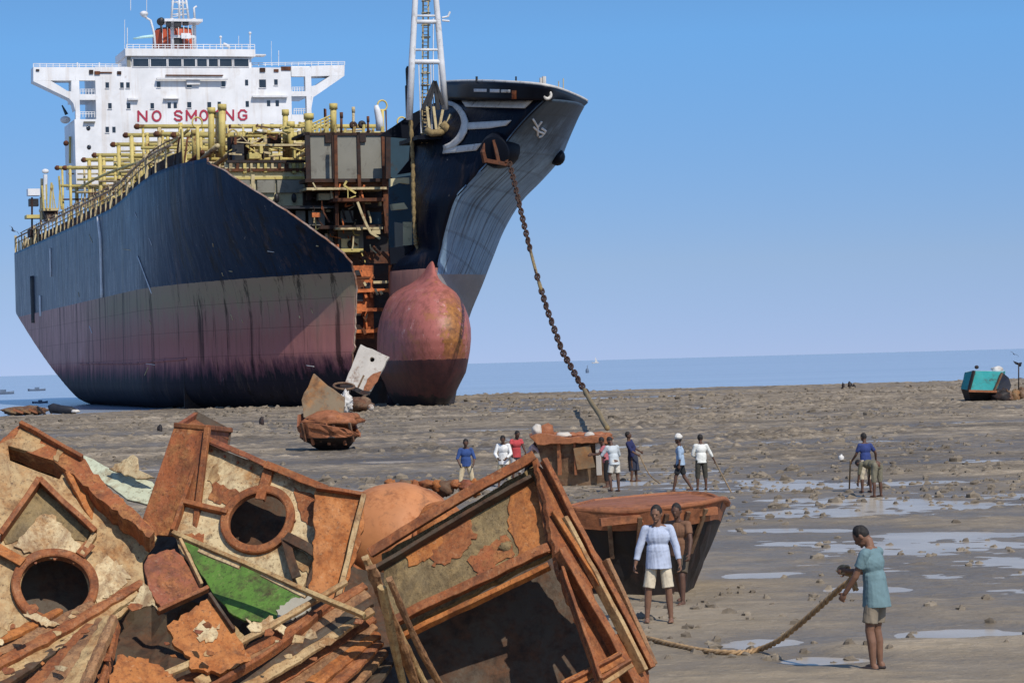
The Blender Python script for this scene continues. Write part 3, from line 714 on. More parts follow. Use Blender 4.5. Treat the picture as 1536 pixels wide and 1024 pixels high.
def decal(bvh, left, right, name, mat, parent=None, off=0.12, n=10, thick=0.1):
    """a raised painted band between two px polylines, laid on the shell"""
    def res(pl):
        out = []
        L = [0]
        for a, b in zip(pl[:-1], pl[1:]): L.append(L[-1]+math.hypot(b[0]-a[0], b[1]-a[1]))
        for k in range(n+1):
            s = L[-1]*k/n; out.append((interp(s, L, [p[0] for p in pl]), interp(s, L, [p[1] for p in pl])))
        return out
    a, b = res(left), res(right); rows = []
    for p, q in zip(a, b):
        r = []
        for k in range(4):
            h = hit(bvh, lerp(p[0], q[0], k/3), lerp(p[1], q[1], k/3), off)
            r.append(h)
        if all(h is not None for h in r): rows.append(r)
    if len(rows) > 1: return MB().grid(rows).build(name, mat, parent or ship, True, solid=thick)
    print('decal miss', name)
BW = M['bandwhite']
decal(bvh_S, [(693,152),(740,151.5),(800,151.5)], [(699,161),(740,162),(788,163)], 'painted_band', BW)
arcO = [(668,152),(681,154),(692,161),(700,172),(704,184),(702,198),(695,211),(684,221),(668,226)]
arcI = [(671,159),(680,161),(687,168),(692,176),(694,185),(692,195),(686,206),(677,214),(666,219)]
decal(bvh_S, arcO, arcI, 'painted_band', BW, n=20, off=0.16)
decal(bvh_S, [(702,185),(735,183),(768,181)], [(701,195),(735,193),(760,189)], 'painted_band', BW)
decal(bvh_S, [(667,222),(690,219),(724,215)], [(665,231),(690,229),(716,226)], 'painted_band', BW)
for a, b, y0, y1, m in [(714,733,133.5,138,'whitetrim'),(738,752,133.5,138.5,'whitetrim'),(754,768,134,138.5,'bandwhite'),(770,777,135,148,'orange')]:
    decal(bvh_bw, [(a, y0), (b, y0)], [(a, y1), (b, y1)], 'worn_name_patch', M[m], bw, n=4)
for px, py, r in ((820,142,.33),(671,146,.42),(852,155,.30)):
    h = hit(bvh_bw, px, py, 0.1)
    if h: MB().ring(h, (0.9, 0.1 if px < 830 else 0.6, -0.1), r, 0.15, n=18, m=8).build('mooring_chock', BW, bw, True)
# draught symbol on the port bow
for pts in ([(799,178),(806,190),(806,203)], [(812,182),(806,190)], [(800,190),(806,196),(816,200)], [(812,192),(818,196),(812,204),(808,205)]):
    strip_tube(bvh_P, pts, 0.11, 'painted_symbol', M['whitetrim'], n=5)
# starboard hawse bolster, anchor; port bolster
c0 = hit(bvh_S, 746, 226, 0.0)
mb = MB(); ax = V((0.75, -0.62, -0.2)).normalized()
mb.tube([c0-ax*1.2, c0+ax*0.2, c0+ax*0.75, c0+ax*0.85], [1.75, 1.6, 1.35, 1.0], 20); bo = mb.build('hawse_bolster', M['bulwark'], ship, True, auto=40)
an = MB(); ac = c0+ax*1.05
an.bar(ac+V((0,0.1,1.1)), ac+V((0,0.5,-0.9)), 0.3, 0.3); an.bar(ac+V((0,-0.9,-0.7)), ac+V((0,1.3,-1.1)), 0.4, 0.34)
for s in (-1, 1): an.tube([ac+V((0.05, 0.2+s*0.95, -0.9)), ac+V((0.2, 0.1+s*1.1, 0.0)), ac+V((0.1, 0.05+s*0.85, 0.8))], [0.26, 0.24, 0.05], 6)
an.build('anchor', M['rust'], ship)
c1 = hit(bvh_P, 836, 236, 0.0)
if c1:
    mb = MB(); mb.ell(c1, (1.1, 0.7, 0.8), 12, 8); mb.tube([c1+V((0,-.2,.3)), c1+V((0.6,-1.2,1.4))], 0.16, 6); mb.build('hawse_bolster', M['bulwark'], ship, True)
# jack staff, deck lights and small posts on the bow
for px, py, q, x, r, m in [(816,126,115,12,.20,'bandwhite'),(811,126,117,12,.12,'bandwhite'),(715,124,115,4,.11,'black'),(774,125,115,10,.08,'black'),(868,148,172,-1,.14,'black'),(838,133,122,8,.05,'pale'),(845,135,118,6,.05,'pale')]:
    MB().tube([onx(px, py, x), onx(px, q, x)], r, 8).build('bow_post', M[m], ship)
# forecastle side plate abaft the break, and dark recess
def pplate(name, pts, x, th, mat): return MB().prism([onx(a, b, x) for a, b in pts], (-th, 0, 0)).build(name, M[mat], ship)
pplate('forecastle_side_plate', [(568,204),(590,190),(616,172),(640,160),(662,150),(664,215),(622,215),(612,208)], -12, 0.3, 'bulwark')
pplate('forecastle_side_plate', [(580,205),(622,203),(622,262),(608,266),(590,268),(581,262)], -24, 0.3, 'teal_in')
pplate('forecastle_side_plate', [(579,203),(586,205),(586,268),(579,268)], -22, 0.6, 'darkrust')
pplate('forecastle_side_plate', [(596,262),(622,258),(622,215),(616,215),(614,240)], -10, 0.3, 'bulwark')
pplate('inner_panel', [(586,268),(614,266),(614,276),(600,274),(586,280)], -15, 0.6, 'cream')
pplate('inner_panel', [(588,306),(606,304),(612,313),(590,315)], -15, 1.0, 'cream')
pplate('inner_bulkhead', [(584,268),(624,262),(624,380),(584,380)], -18, 0.4, 'teal_in')
pplate('inner_panel', [(605,333),(618,333),(618,368),(605,368)], -9.0, 0.2, 'cream')
pplate('inner_panel', [(592,333),(604,335),(604,370),(593,372)], -12, 0.2, 'grey')
pplate('deck_edge_plate', [(584,372),(626,366),(640,392),(586,396)], -6.2, 0.3, 'bulwark')
pplate('inner_panel', [(584,398),(600,398),(600,446),(584,440)], -7.5, 0.3, 'orange')
# ---------------------------------------------------------------- bulbous bow
Hh = 22; zs = [-0.6,0.2,1,2,3,4,5,6,7,8,9,9.8,10.4,10.9,11.3,11.8,12.4,13.0,13.4]
ws = [1.5,2.2,2.75,3.2,3.72,3.87,3.96,3.99,3.96,3.80,3.48,3.12,2.66,2.0,1.25,.82,.55,.40,.26]
fs = [3.5,4.6,5.4,6.4,7.2,7.9,8.4,8.7,8.6,8.2,7.4,6.6,5.8,4.8,4.0,3.2,2.5,1.9,1.4]
rows = []
for k in range(60):
    z = lerp(-0.6, 13.4, k/59); wv = interp(z, zs, ws); fv = interp(z, zs, fs)
    c = onx(interp(z, [-0.6, 4, 10, 13.4], [641, 640.5, 645, 655]), 520, 0); r = []
    for i in range(41):
        a = math.pi*(i/40)-math.pi/2; ex = 0.86
        ca, sa = math.cos(a), math.sin(a)
        r.append((-3.5+(fv+1.5)*max(0, ca)**ex, c.y+wv*math.copysign(abs(sa)**ex, sa), z))
    r = [(-9, r[0][1]*0.6+c.y*0.4, z)] + r + [(-9, r[-1][1]*0.6+c.y*0.4, z)]
    rows.append(r)
t = NT('bulb_antifouling'); v = t.co('Object'); s = t.sep(v)
n1 = t.noise(v, 0.45, 7, 0.68); n2 = t.noise(t.co('Object', (1,1,0.3)), 1.4, 7, 0.7)
c = t.ramp(n1, [(0.3, (0.43,0.135,0.105)), (0.55, (0.37,0.115,0.09)), (0.75, (0.50,0.20,0.155))])
c = t.mix(t.ramp(n2, [(0.47, 0), (0.62, 0.8)]), c, (0.20,0.065,0.045)); c = t.mix(t.ramp(t.noise(v, 0.7, 8, 0.78), [(0.54, 0), (0.62, 0.75)]), c, (0.33,0.13,0.05))
# rust run down the forward face, with its own ragged shape
dy = t.math('ABSOLUTE', t.math('ADD', t.math('SUBTRACT', t.math('ADD', t.math('MULTIPLY', s[0], 0.2823), t.math('MULTIPLY', s[1], 0.9593)), 0.12), t.math('MULTIPLY', t.math('SUBTRACT', n2, 0.5), 2.2)))
rm = t.math('MULTIPLY', t.ramp(t.math('ADD', dy, t.math('MULTIPLY', t.math('SUBTRACT', t.noise(v, 1.6, 7, 0.75), 0.5), 4.5)), [(0.7, 1.0), (1.5, 0.0)]), t.ramp(t.math('DIVIDE', t.math('ADD', s[2], t.math('MULTIPLY', n1, 2.0)), 14.0), [(0.30, 0.35), (0.5, 1.0), (0.72, 1.0), (0.80, 0.2)]))
c = t.mix(rm, c, t.ramp(t.noise(v, 2.2, 7, 0.75), [(0.35, (0.13,0.05,0.02)), (0.65, (0.42,0.17,0.04))]))
sc = t.noise(v, 1.1, 8, 0.75)
c = t.mix(t.ramp(sc, [(0.60, 0), (0.66, 0.7)]), c, (0.58,0.36,0.31))
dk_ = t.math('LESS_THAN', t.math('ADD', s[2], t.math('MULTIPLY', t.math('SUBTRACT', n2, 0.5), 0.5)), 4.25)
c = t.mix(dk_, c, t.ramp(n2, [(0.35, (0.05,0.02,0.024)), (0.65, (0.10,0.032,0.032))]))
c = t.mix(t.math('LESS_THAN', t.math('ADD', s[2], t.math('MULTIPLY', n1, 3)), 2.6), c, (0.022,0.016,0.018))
t.col(c); t.rough(0.5); t.b.inputs['Specular IOR Level'].default_value = 0.4; t.bump(t.math('ADD', n1, t.math('MULTIPLY', n2, 0.3)), 0.5, 0.12)
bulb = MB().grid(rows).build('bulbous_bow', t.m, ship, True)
# ---------------------------------------------------------------- superstructure
XS = -147.0
def sp(px, py, x=XS): return onx(px, py, x)
def sbox(name, px0, py0, px1, py1, mat, parent, x=XS, depth=0.5):
    return pbox(name, px0, py0, px1, py1, x, depth, mat, parent)
def sprism(mb, pts, x=XS, depth=0.6): mb.prism([sp(a, b, x) for a, b in pts], (-depth, 0, 0)); return mb
mb = MB()
def addbox(px0, py0, px1, py1, x=XS, depth=0.6):
    a = sp((px0+px1)/2, py0, x); b = sp((px0+px1)/2, py1, x); c = sp(px0, (py0+py1)/2, x); d = sp(px1, (py0+py1)/2, x)
    mb.box((x-depth, c.y, b.z), (x, d.y, a.z))
addbox(143.5, 101, 437, 179, depth=12)
addbox(113, 179, 467, 275, depth=12)
for a,b,c,d in [(113,121,119.5,179),(119.5,141.5,143.5,150),(113,101,143.5,121),(437,101,467,115),(437,137,467,144.5),(458,115,467,137),(460,144.5,467,172),(437,172,467,179)]: addbox(a, b, c, d, depth=1.0)
addbox(113, 145, 143.5, 148, XS-1.05, 9); addbox(437, 140, 467, 143, XS-1.05, 9)
addbox(118, 101.5, 143.5, 104, XS-1.05, 9); addbox(437, 99.5, 467, 102, XS-1.05, 9)
addbox(113, 121, 116, 179, XS-9, 1.0)
sprism(mb, [(50,100.5),(113,100.8),(113,121),(77,121),(66,121),(50,122)], depth=3.2)
sprism(mb, [(50,122.1),(66,121.1),(76,121.2),(101,136.5),(107,137.5),(113,138),(113,166),(110,155),(104,148)], depth=3.2)
sprism(mb, [(107,121.1),(113,121.1),(113,138),(107,137.4)], depth=3.2)
sprism(mb, [(467,99),(517,97.5),(516.5,114),(495,114),(467,114.5)], depth=3.2)
sprism(mb, [(516.5,114.1),(495,114.1),(474,128),(467,129.5),(467,163),(470,146),(482,138)], depth=3.2)
house = mb.build('superstructure', M['white'], ship)
# wheelhouse
wh = sbox('wheelhouse', 190, 80, 377, 101, 'white', house, XS-0.2, 9)
sbox('roof_parapet', 188, 73.5, 383, 84.5, 'white', wh, XS+0.5, 10.4)
sbox('roof_edge', 381, 81.5, 399, 83.5, 'whitetrim', wh, XS+0.2, 2)
for a, b in ((199.5,223),(226,250),(252.5,272.5),(275,293),(295.5,310.5),(313,327),(329.5,348),(351,373)):
    wn = sbox('bridge_window', a, 88.5, b, 100, 'glass', wh, XS-0.05, 0.4)
    f = MB()
    for q0,q1,q2,q3 in ((a-1,87.6,b+1,88.6),(a-1,99.9,b+1,100.9),(a-1,88.6,a+.2,99.9),(b-.2,88.6,b+1,99.9)):
        p = sp((q0+q2)/2,(q1+q3)/2,XS+0.1); e_ = abs(sp(q2,q1,XS).y-sp(q0,q1,XS).y)/2; h_ = abs(sp(q0,q1,XS).z-sp(q0,q3,XS).z)/2
        f.box((XS-0.2,p.y-e_,p.z-h_),(XS+0.1,p.y+e_,p.z+h_))
    f.build('window_frame', M['whitetrim'], wn)
sbox('side_door', 190.5, 86, 196, 101, 'grey', wh, XS+0.0, 0.3)
# windows in rows
for px, py, s in [(161,128,2.6),(183,128,2.6),(192,128,2.6),(238,127,2.6),(284,127,3.4),(335,126,2.6),(370,124,2.3),(394,125.5,5),(414,123.5,2.6),(165,159,2.6),(193,159,2.6),(228.5,159,2.6),(254,158,2.4),(263,158,2.4),(284,157.5,3),(314,157.5,2.8),(329,157,2.4),(371,156,2.4),(403,155,2.4),(416,155,2.4),(161,194.5,2.6),(171,194.5,2.4),(408,190,2.4)]:
    hh = 4.2 if s < 4.5 else 6
    wn = sbox('cabin_window', px-s, py-hh, px+s, py+hh, 'glass', house, XS+0.06, 0.2)
    if s > 2.5: sbox('window_sill', px-s-.8, py+hh, px+s+.8, py+hh+.9, 'whitetrim', wn, XS+0.14, 0.2)
for px, py in ((132.5,192.5),(133.5,221),(424,214)):
    MB().ell(sp(px, py, XS), (0.12, 0.32, 0.36), 14, 8).build('porthole', M['glass'], house, True)
# NO SMOKING, painted letter by letter
GL = {'N':[[(0,1),(0,0),(1,1),(1,0)]], 'O':[[(.5+.5*math.sin(k*math.pi/8), .5-.5*math.cos(k*math.pi/8)) for k in range(17)]],
      'S':[[(.96,.20),(.72,.02),(.28,.02),(.04,.2),(.10,.40),(.5,.5),(.90,.62),(.96,.82),(.72,.98),(.28,.98),(.02,.8)]], 'M':[[(0,1),(0,0),(.5,.75),(1,0),(1,1)]],
      'K':[[(0,0),(0,1)],[(1,0),(.05,.58)],[(.35,.42),(1,1)]], 'I':[[(.5,0),(.5,1)]], 'G':[[(.95,.2),(.7,.02),(.3,.02),(.02,.3),(.02,.72),(.3,.98),(.72,.98),(.98,.8),(.98,.55),(.6,.55)]]}
sign = empty('lettering'); sign.parent = ship
for ch, x0, x1 in [('N',207.5,220),('O',229,241),('S',262,273),('M',280,294),('O',300.5,311),('K',317,327),('I',331.5,333.8),('N',338,350),('G',358,370)]:
    o_ = -(x0-206)*0.012; b = MB()
    for st_ in GL[ch]:
        pp_ = [sp(lerp(x0, x1, q[0]), lerp(167.2, 181.5, q[1])+o_, XS+.06) for q in st_]
        for i_, (p_, q_) in enumerate(zip(pp_[:-1], pp_[1:])):
            d_ = (q_-p_).normalized()*.11; b.bar(p_-d_+V((.002*i_,0,0)), q_+d_+V((.002*i_,0,0)), .05, .27, (0,-d_.z,d_.y) if abs(d_.z)+abs(d_.y) > 0 else (0,0,1))
    b.build('red_letter', M['red_letter'], sign)
# rails, ledges, pipes on the front
for a,b,c,d,m,x in [(235,117,342,119.5,'whitetrim',XS+0.9),(249,112.3,335,113.6,'rust',XS+0.5),(280,119,300,127,'whitetrim',XS+0.5),(246,147,269,148.5,'whitetrim',XS+0.6),(379,143.5,432,146,'whitetrim',XS+0.7),(192,147,208,150,'whitetrim',XS+0.6),(126,182,143,184,'grey',XS+0.5),(150,108,168,110,'rust',XS+0.15),(134,105,140,111,'darkrust',XS+0.2),(142,107,150,112,'rust',XS+0.2),(176,107,182,112,'darkrust',XS+0.2),(390,102,398,108,'darkrust',XS+0.2),(411,104,418,108,'rust',XS+0.15),(422,100,436,106,'rust',XS+0.12),(54,104,59,107,'darkrust',XS+0.15)]:
    sbox('wall_fitting', a, b, c, d, m, house, x, 0.6)
def rail_run(x0, x1, y0, y1, n, h, x, qs):
    g = MB()
    for k in range(n+1): px = lerp(x0, x1, k/n); py = lerp(y0, y1, k/n); g.bar(sp(px, py, x), sp(px, py-h, x), 0.09, 0.09, (1,0,0))
    for q in qs: g.bar(sp(x0, y0-q, x), sp(x1, y1-q, x), 0.08, 0.08)
    g.build('guard_rail', M['whitetrim'], house)
rail_run(50, 188, 100.6, 101.5, 14, 5, XS-1, (2.5, 5)); rail_run(378, 517, 99.8, 97.6, 14, 5, XS-1, (2.5, 5)); rail_run(190, 382, 74, 74, 20, 7, XS-2, (3.5, 7))
for x0, x1, y in ((120,142,142),(120,142,176),(438,457,139),(441,459,171)): rail_run(x0, x1, y, y, 5, 8, XS-.4, (5, 8))
# funnel and casing behind the wheelhouse
c = sp(261, 60, XS-14); r = 3.1
mb = MB(); zt = sp(261, 47, XS-14).z; zb = sp(261, 76, XS-14).z-6
mb.tube([(c.x, c.y, zb), (c.x, c.y, zt-0.4), (c.x, c.y, zt)], [3.25, 3.2, 3.0], 28); fn = mb.build('funnel', M['funnel'], ship, True, auto=40)
MB().tube([(c.x, c.y, zt), (c.x, c.y, zt+0.3)], 2.7, 24).build('funnel_cap', M['black'], fn, True, auto=40)
for k in range(10):
    a = math.pi*0.15+k*math.pi*0.08; q = V((c.x+3.3*math.sin(a+.4), c.y-3.3*math.cos(a+.4), 0))
    MB().bar((q.x, q.y, zt-4), (q.x, q.y, zt+0.5), 0.10, 0.10, (1,0,0)).build('funnel_rail', M['whitetrim'], fn)
# radar mast
mst = MB()
for px, a, b, r_ in ((259,75,28,.28),(292,73,28,.28),(275,28,5,.12)): mst.tube([sp(px, a, XS-7), sp(px-1, b, XS-7)], r_, 10)
rm_ = mst.build('radar_mast', M['mast'], ship, True)
sbox('mast_platform', 247, 28.5, 304, 32.5, 'mast', rm_, XS-5, 4)
sbox('mast_yard', 260, 53, 292, 57, 'mast', rm_, XS-6.5, .5); sbox('mast_panel', 272, 50, 286, 58, 'mast', rm_, XS-6, .4); sbox('mast_door', 262, 57.5, 274, 68, 'black', rm_, XS-6.7, .3)
g = MB()
for px, q in ((257,-18),(269,-14),(275,-26),(283,-10)): g.tube([sp(px, 29, XS-7), sp(lerp(px, 268, .35), q, XS-7)], .17, 8)
for y in (4, 14, 22): g.tube([sp(257, y, XS-7), sp(280, y, XS-7)], .10, 6)
for k in range(6): g.tube([sp(258+k*4, 26-k*4, XS-7), sp(278-k*3, 22-k*4, XS-7)], .07, 5)
g.tube([sp(292, 28, XS-7), sp(291, 12, XS-7), sp(295, 10, XS-7)], .16, 8)
g.build('mast_lattice', M['mast'], rm_, True)
for a,b,c_,d in ((250,33,257,40),(262,33,272,40),(275,33,283,38)): sbox('mast_lamp', a, b, c_, d, 'black', rm_, XS-5.2, .8)
g = MB(); h = sp(241, 33, XS-6); g.ring(h, (1,0,0), .38, .22, n=16, m=8); g.tube([h+V((0,0,-.3)), h+V((0,0.1,-1.6))], .14, 8); g.ell(h+V((.1,.1,.1)), (.3,.5,.55), 12, 8); g.build('ship_horn', M['black'], rm_, True)
dm = MB(); d0 = sp(216, 21, XS-6); dm.ell(d0, (.62,.62,.42), 16, 10); dm.tube([sp(216,26,XS-6), sp(217,23,XS-6)], .4, 12); dmo = dm.build('satellite_dome', M['whitetrim'], ship, True)
MB().tube([sp(219,27,XS-6), sp(226,31,XS-6), sp(231,50,XS-6), sp(233,72,XS-6)], .17, 8).build('dome_post', M['mast'], dmo, True)
MB().tube([sp(200,58.5,XS-6), sp(214,56,XS-6), sp(230,54.5,XS-6)], [.12,.2,.24], 8).build('jib', mat_simple('pale_teal_paint', (.45,.68,.66), (.38,.58,.56), 1), ship, True)
for px, a, b, r_ in ((191,75,42,.06),(187,74,30,.04),(375,74,50,.09),(331,72,56,.10),(407,97,62,.03),(358,72,54,.04),(418,99,76,.05),(196,16,-6,.05),(220,18,-8,.05),(149,100,94,.1),(116,101,94,.12)):
    t_ = MB().tube([sp(px, a, XS-3), sp(px, b, XS-3)], r_, 6)
    if px in (375, 331): t_.ell(sp(px, b, XS-3), (.22,.22,.22), 8, 6)
    t_.build('antenna', M['mast'], house)
MB().tube([sp(335,66,XS-3), sp(340,68,XS-3), sp(345,72,XS-3)], .22, 8).build('wing_light', M['whitetrim'], house, True)
# life raft pods, ladders at the ship's side
for px, py, x, m, rr in ((98,180,XS-5,'whitetrim',(.9,.75,.55)),(99,215,XS-3,'rust',(.5,.4,.4)),(68,257,-140,'whitetrim',(.3,.5,.35))):
    MB().ell(sp(px, py, x), rr, 14, 8).build('life_raft_pod' if m != 'rust' else 'side_light', M[m], ship, True)
MB().tube([sp(93,158,XS-4), sp(100,172,XS-4)], [.1,.28], 6).build('davit', M['teal_in'], ship)
for px, a, b, x, r_, m in ((105,245,205,XS-4,.18,'yellow'),(68,300,262,-140,.30,'mast'),(63,330,268,-141,.22,'pale'),(48,345,296,-150,.14,'darkrust'),(61,345,296,-149,.14,'darkrust')):
    MB().tube([sp(px, a, x), sp(px, b, x)], r_, 8).build('side_post', M[m], ship)
sbox('deck_locker', 42, 283, 60, 293, 'white', ship, -150, 2); sbox('deck_winch', 44, 298, 58, 309, 'black', ship, -150, 1.5); sbox('boat_platform', 40, 322, 64, 327, 'yellow', ship, -149, 3); sbox('boat_platform', 45, 343, 60, 355, 'darkrust', ship, -150, 3)
mb = MB(); a, b, c_, d = sp(65,316,-139), sp(88,316,-139), sp(84,331,-139), sp(70,331,-139); mb.prism([a, b, c_, d], (-3, 0, 0)); mb.build('deck_hopper', M['darkrust'], ship)
sbox('boat_platform', 62, 312, 88, 316, 'pale', ship, -138.6, 3)
for k in range(7):
    px = 66+k*4.4; MB().tube([sp(px, 314, -138-k*.3), sp(px+rnd.uniform(-7, 5), 270+rnd.uniform(-6, 18), -138-k*.3)], rnd.uniform(.08, .17), 6).build('crane_strut', M['yellow'], ship)
g = MB()
for k in range(12): g.bar(edge(-174+k*2.4, .3), edge(-174+k*2.4, .3)+V((0,0,1.6)), .14, .14, (1,0,0))
g.build('stern_rail', M['pale'], ship)

# ---------------------------------------------------------------- foremast
XM = -4.0
pbox('mast_platform', 626, 203, 682, 209, -2.5, 7, 'bulwark')
mast = MB()
mast.tube([onx(614,180,XM), onx(618,90,XM), onx(623,-2,XM), onx(628,-80,XM)], [.33,.31,.28,.25], 12)
mast.tube([onx(668,165,XM), onx(662,92,XM), onx(654,-2,XM), onx(646,-80,XM)], [.33,.31,.28,.25], 12)
fm = mast.build('foremast', M['mast'], ship, True)
for y, a, b, r_ in ((33,621,658,.2),(93,617,663,.23),(75,619,661,.12),(24,622,656,.10),(-40,625,650,.2)):
    MB().tube([onx(a, y, XM), onx(b, y, XM)], r_, 8).build('crossbar', M['mast'], fm, True)
g = MB()
for px in (633, 641): g.tube([onx(px, 215, XM-2), onx(px+2, -60, XM-2)], .09, 5)
for k in range(46): g.bar(onx(633+k*.04, 212-k*5.5, XM-2), onx(641+k*.04, 212-k*5.5, XM-2), .07, .07)
for k in range(12): g.ring(onx(637.5+k*.15, 200-k*18, XM-1.7), (0,0,1), .42, .05, n=12, m=5)
g.build('mast_ladder', M['pale'], fm)
g = MB()
for a, b in (((650,28),(650,165)),((655,30),(660,150)),((646,95),(648,200)),((628,96),(632,200))): g.tube([onx(*a, XM), onx(*b, XM)], .06, 5)
g.tube([onx(663,27,XM), onx(672,25,XM), onx(675,18,XM)], .10, 6); g.tube([onx(663,31,XM), onx(674,32,XM)], .10, 6)
g.build('mast_stay', M['whitetrim'], fm)
g = MB()
for a, b in (((652,122),(634,165)),((652,122),(643,160)),((652,122),(657,165)),((652,122),(664,158))): g.bar(onx(*a, XM+1), onx(*b, XM+1), .32, .32, (1,0,0))
g.build('derrick_head', M['black'], fm)
g = MB()
for a, b in (((640,160),(645,200)),((650,160),(655,200)),((664,165),(658,196)),((676,172),(664,200))): g.bar(onx(*a, XM+1), onx(*b, XM+1), .24, .2, (1,0,0))
g.build('derrick_leg', M['pale'], fm)
g = MB(); g.tube([onx(640,196,XM+1.5), onx(648,200,XM+2), onx(660,199,XM+2), onx(672,193,XM+1.5)], .34, 8); g.tube([onx(663,185,XM+2), onx(676,200,XM+2)], .4, 8); g.build('mast_rope_coil', M['rope'], fm, True)
# hanging hawser
pts = catmull([onx(613,101,-5), onx(615,140,-5), onx(616,180,-4.6), onx(619,240,-4.6), onx(620,300,-4.6), onx(622,345,-4.6), onx(624,368,-4.6)], 14)
g = MB()
g.tube(pts, [.13+.10*abs(math.sin(i*.9))*(1 if i > 20 else .4) for i in range(len(pts))], 7); g.tube([onx(624,368,-4.6), onx(630,380,-4.5), onx(636,388,-4.4)], .14, 6)
g.build('hanging_hawser', M['rope'], ship, True)
pbar('hawser_hook', [(611,128),(610,104),(612,100)], -5, .2, 'black'); pbox('hawser_bundle', 610, 128, 616, 176, -4.8, .5, 'darkrust')

# ================================================================== ANCHOR CHAIN (a thing of its own)
chain = empty('anchor_chain', (0, 0, 0)); tag(chain, 'long rusty anchor chain slanting from the bow hawse down to the beach', 'chain')
hw = SM @ (c0+ax*0.9)
p0 = at(764, 244, hw.y-0.3); p1 = at(883, 594, 196.0)
def cpath(s):
    px = interp(s, [0,.1,.2,.34,.48,.62,.78,.93,1], [764,772,780,792,805,820,843,869,883]); py = interp(s, [0,.1,.2,.34,.48,.62,.78,.93,1], [244,276,311,362,412,462,526,573,594])
    return at(px, py, lerp(hw.y-0.3, 196, s))
P = catmull([cpath(i/24) for i in range(25)], 30)
acc = [0]
for a, b in zip(P[:-1], P[1:]): acc.append(acc[-1]+(b-a).length)
def along(d):
    i = max(0, min(len(P)-2, int(np.searchsorted(acc, d))-1)); f = (d-acc[i])/(acc[i+1]-acc[i]); return P[i].lerp(P[i+1], f), (P[i+1]-P[i]).normalized()
pitch = 0.74; a_, b_, r_ = 0.40, 0.185, 0.072
lk = MB(); pts = []
for k in range(24):
    q = 2*math.pi*k/24; x = a_*max(-1, min(1, 1.5*math.cos(q)))*0.75 + (b_*math.cos(q)); pts.append(V((x, b_*1.05*math.sin(q), 0)))
base = len(lk.v)
for i in range(24):
    d = (pts[(i+1) % 24]-pts[i-1]).normalized(); n_ = V((-d.y, d.x, 0))
    for k in range(7):
        q = 2*math.pi*k/7; lk.v.append(pts[i]+n_*(r_*math.cos(q))+V((0,0,r_*math.sin(q))))
for i in range(24):
    for k in range(7):
        i2 = (i+1) % 24; k2 = (k+1) % 7; lk.f.append((i*7+k, i2*7+k, i2*7+k2, i*7+k2))
lk.tube([(0,-b_,0),(0,b_,0)], r_*.8, 6)
proto = lk.build('chain_link', M['chain'], chain, True); used = False
n = int(acc[-1]/pitch); 
for i in range(n):
    d = (i+.5)*pitch; s = d/acc[-1]
    if .395 < s < .475 or .525 < s < .545: continue
    p, tn = along(d)
    o = proto if not used else proto.copy()
    if used: COL.objects.link(o); o.parent = chain
    used = True
    side = tn.cross(V((0,1,0))).normalized(); oth = tn.cross(side)
    if i % 2: side, oth = oth, -side
    R = Matrix((tn, side, oth)).transposed()
    o.matrix_local = Matrix.Translation(p) @ R.to_4x4() @ Matrix.Rotation(rnd.uniform(-.25, .25)+.35, 4, 'X')
wp = [along(acc[-1]*s)[0] for s in (.385,.43,.48)]; MB().tube(wp, .13, 7).build('wire_strop', M['rope'], chain, True)
wp = [along(acc[-1]*s)[0] for s in (.52,.535,.55)]; MB().tube(wp, .16, 7).build('wire_strop', M['rope'], chain, True)
pe = along(acc[-1]*.97)[0]; q1 = at(899, 621, 130); q2 = at(911, 642, 83.5)
MB().tube(catmull([pe, pe.lerp(q1, .5)+V((0,0,-.1)), q1, q1.lerp(q2, .5)+V((0,0,-.04)), q2], 8), [lerp(.17, .085, i/32) for i in range(33)], 8).build('tow_rope', M['rope'], chain, True)
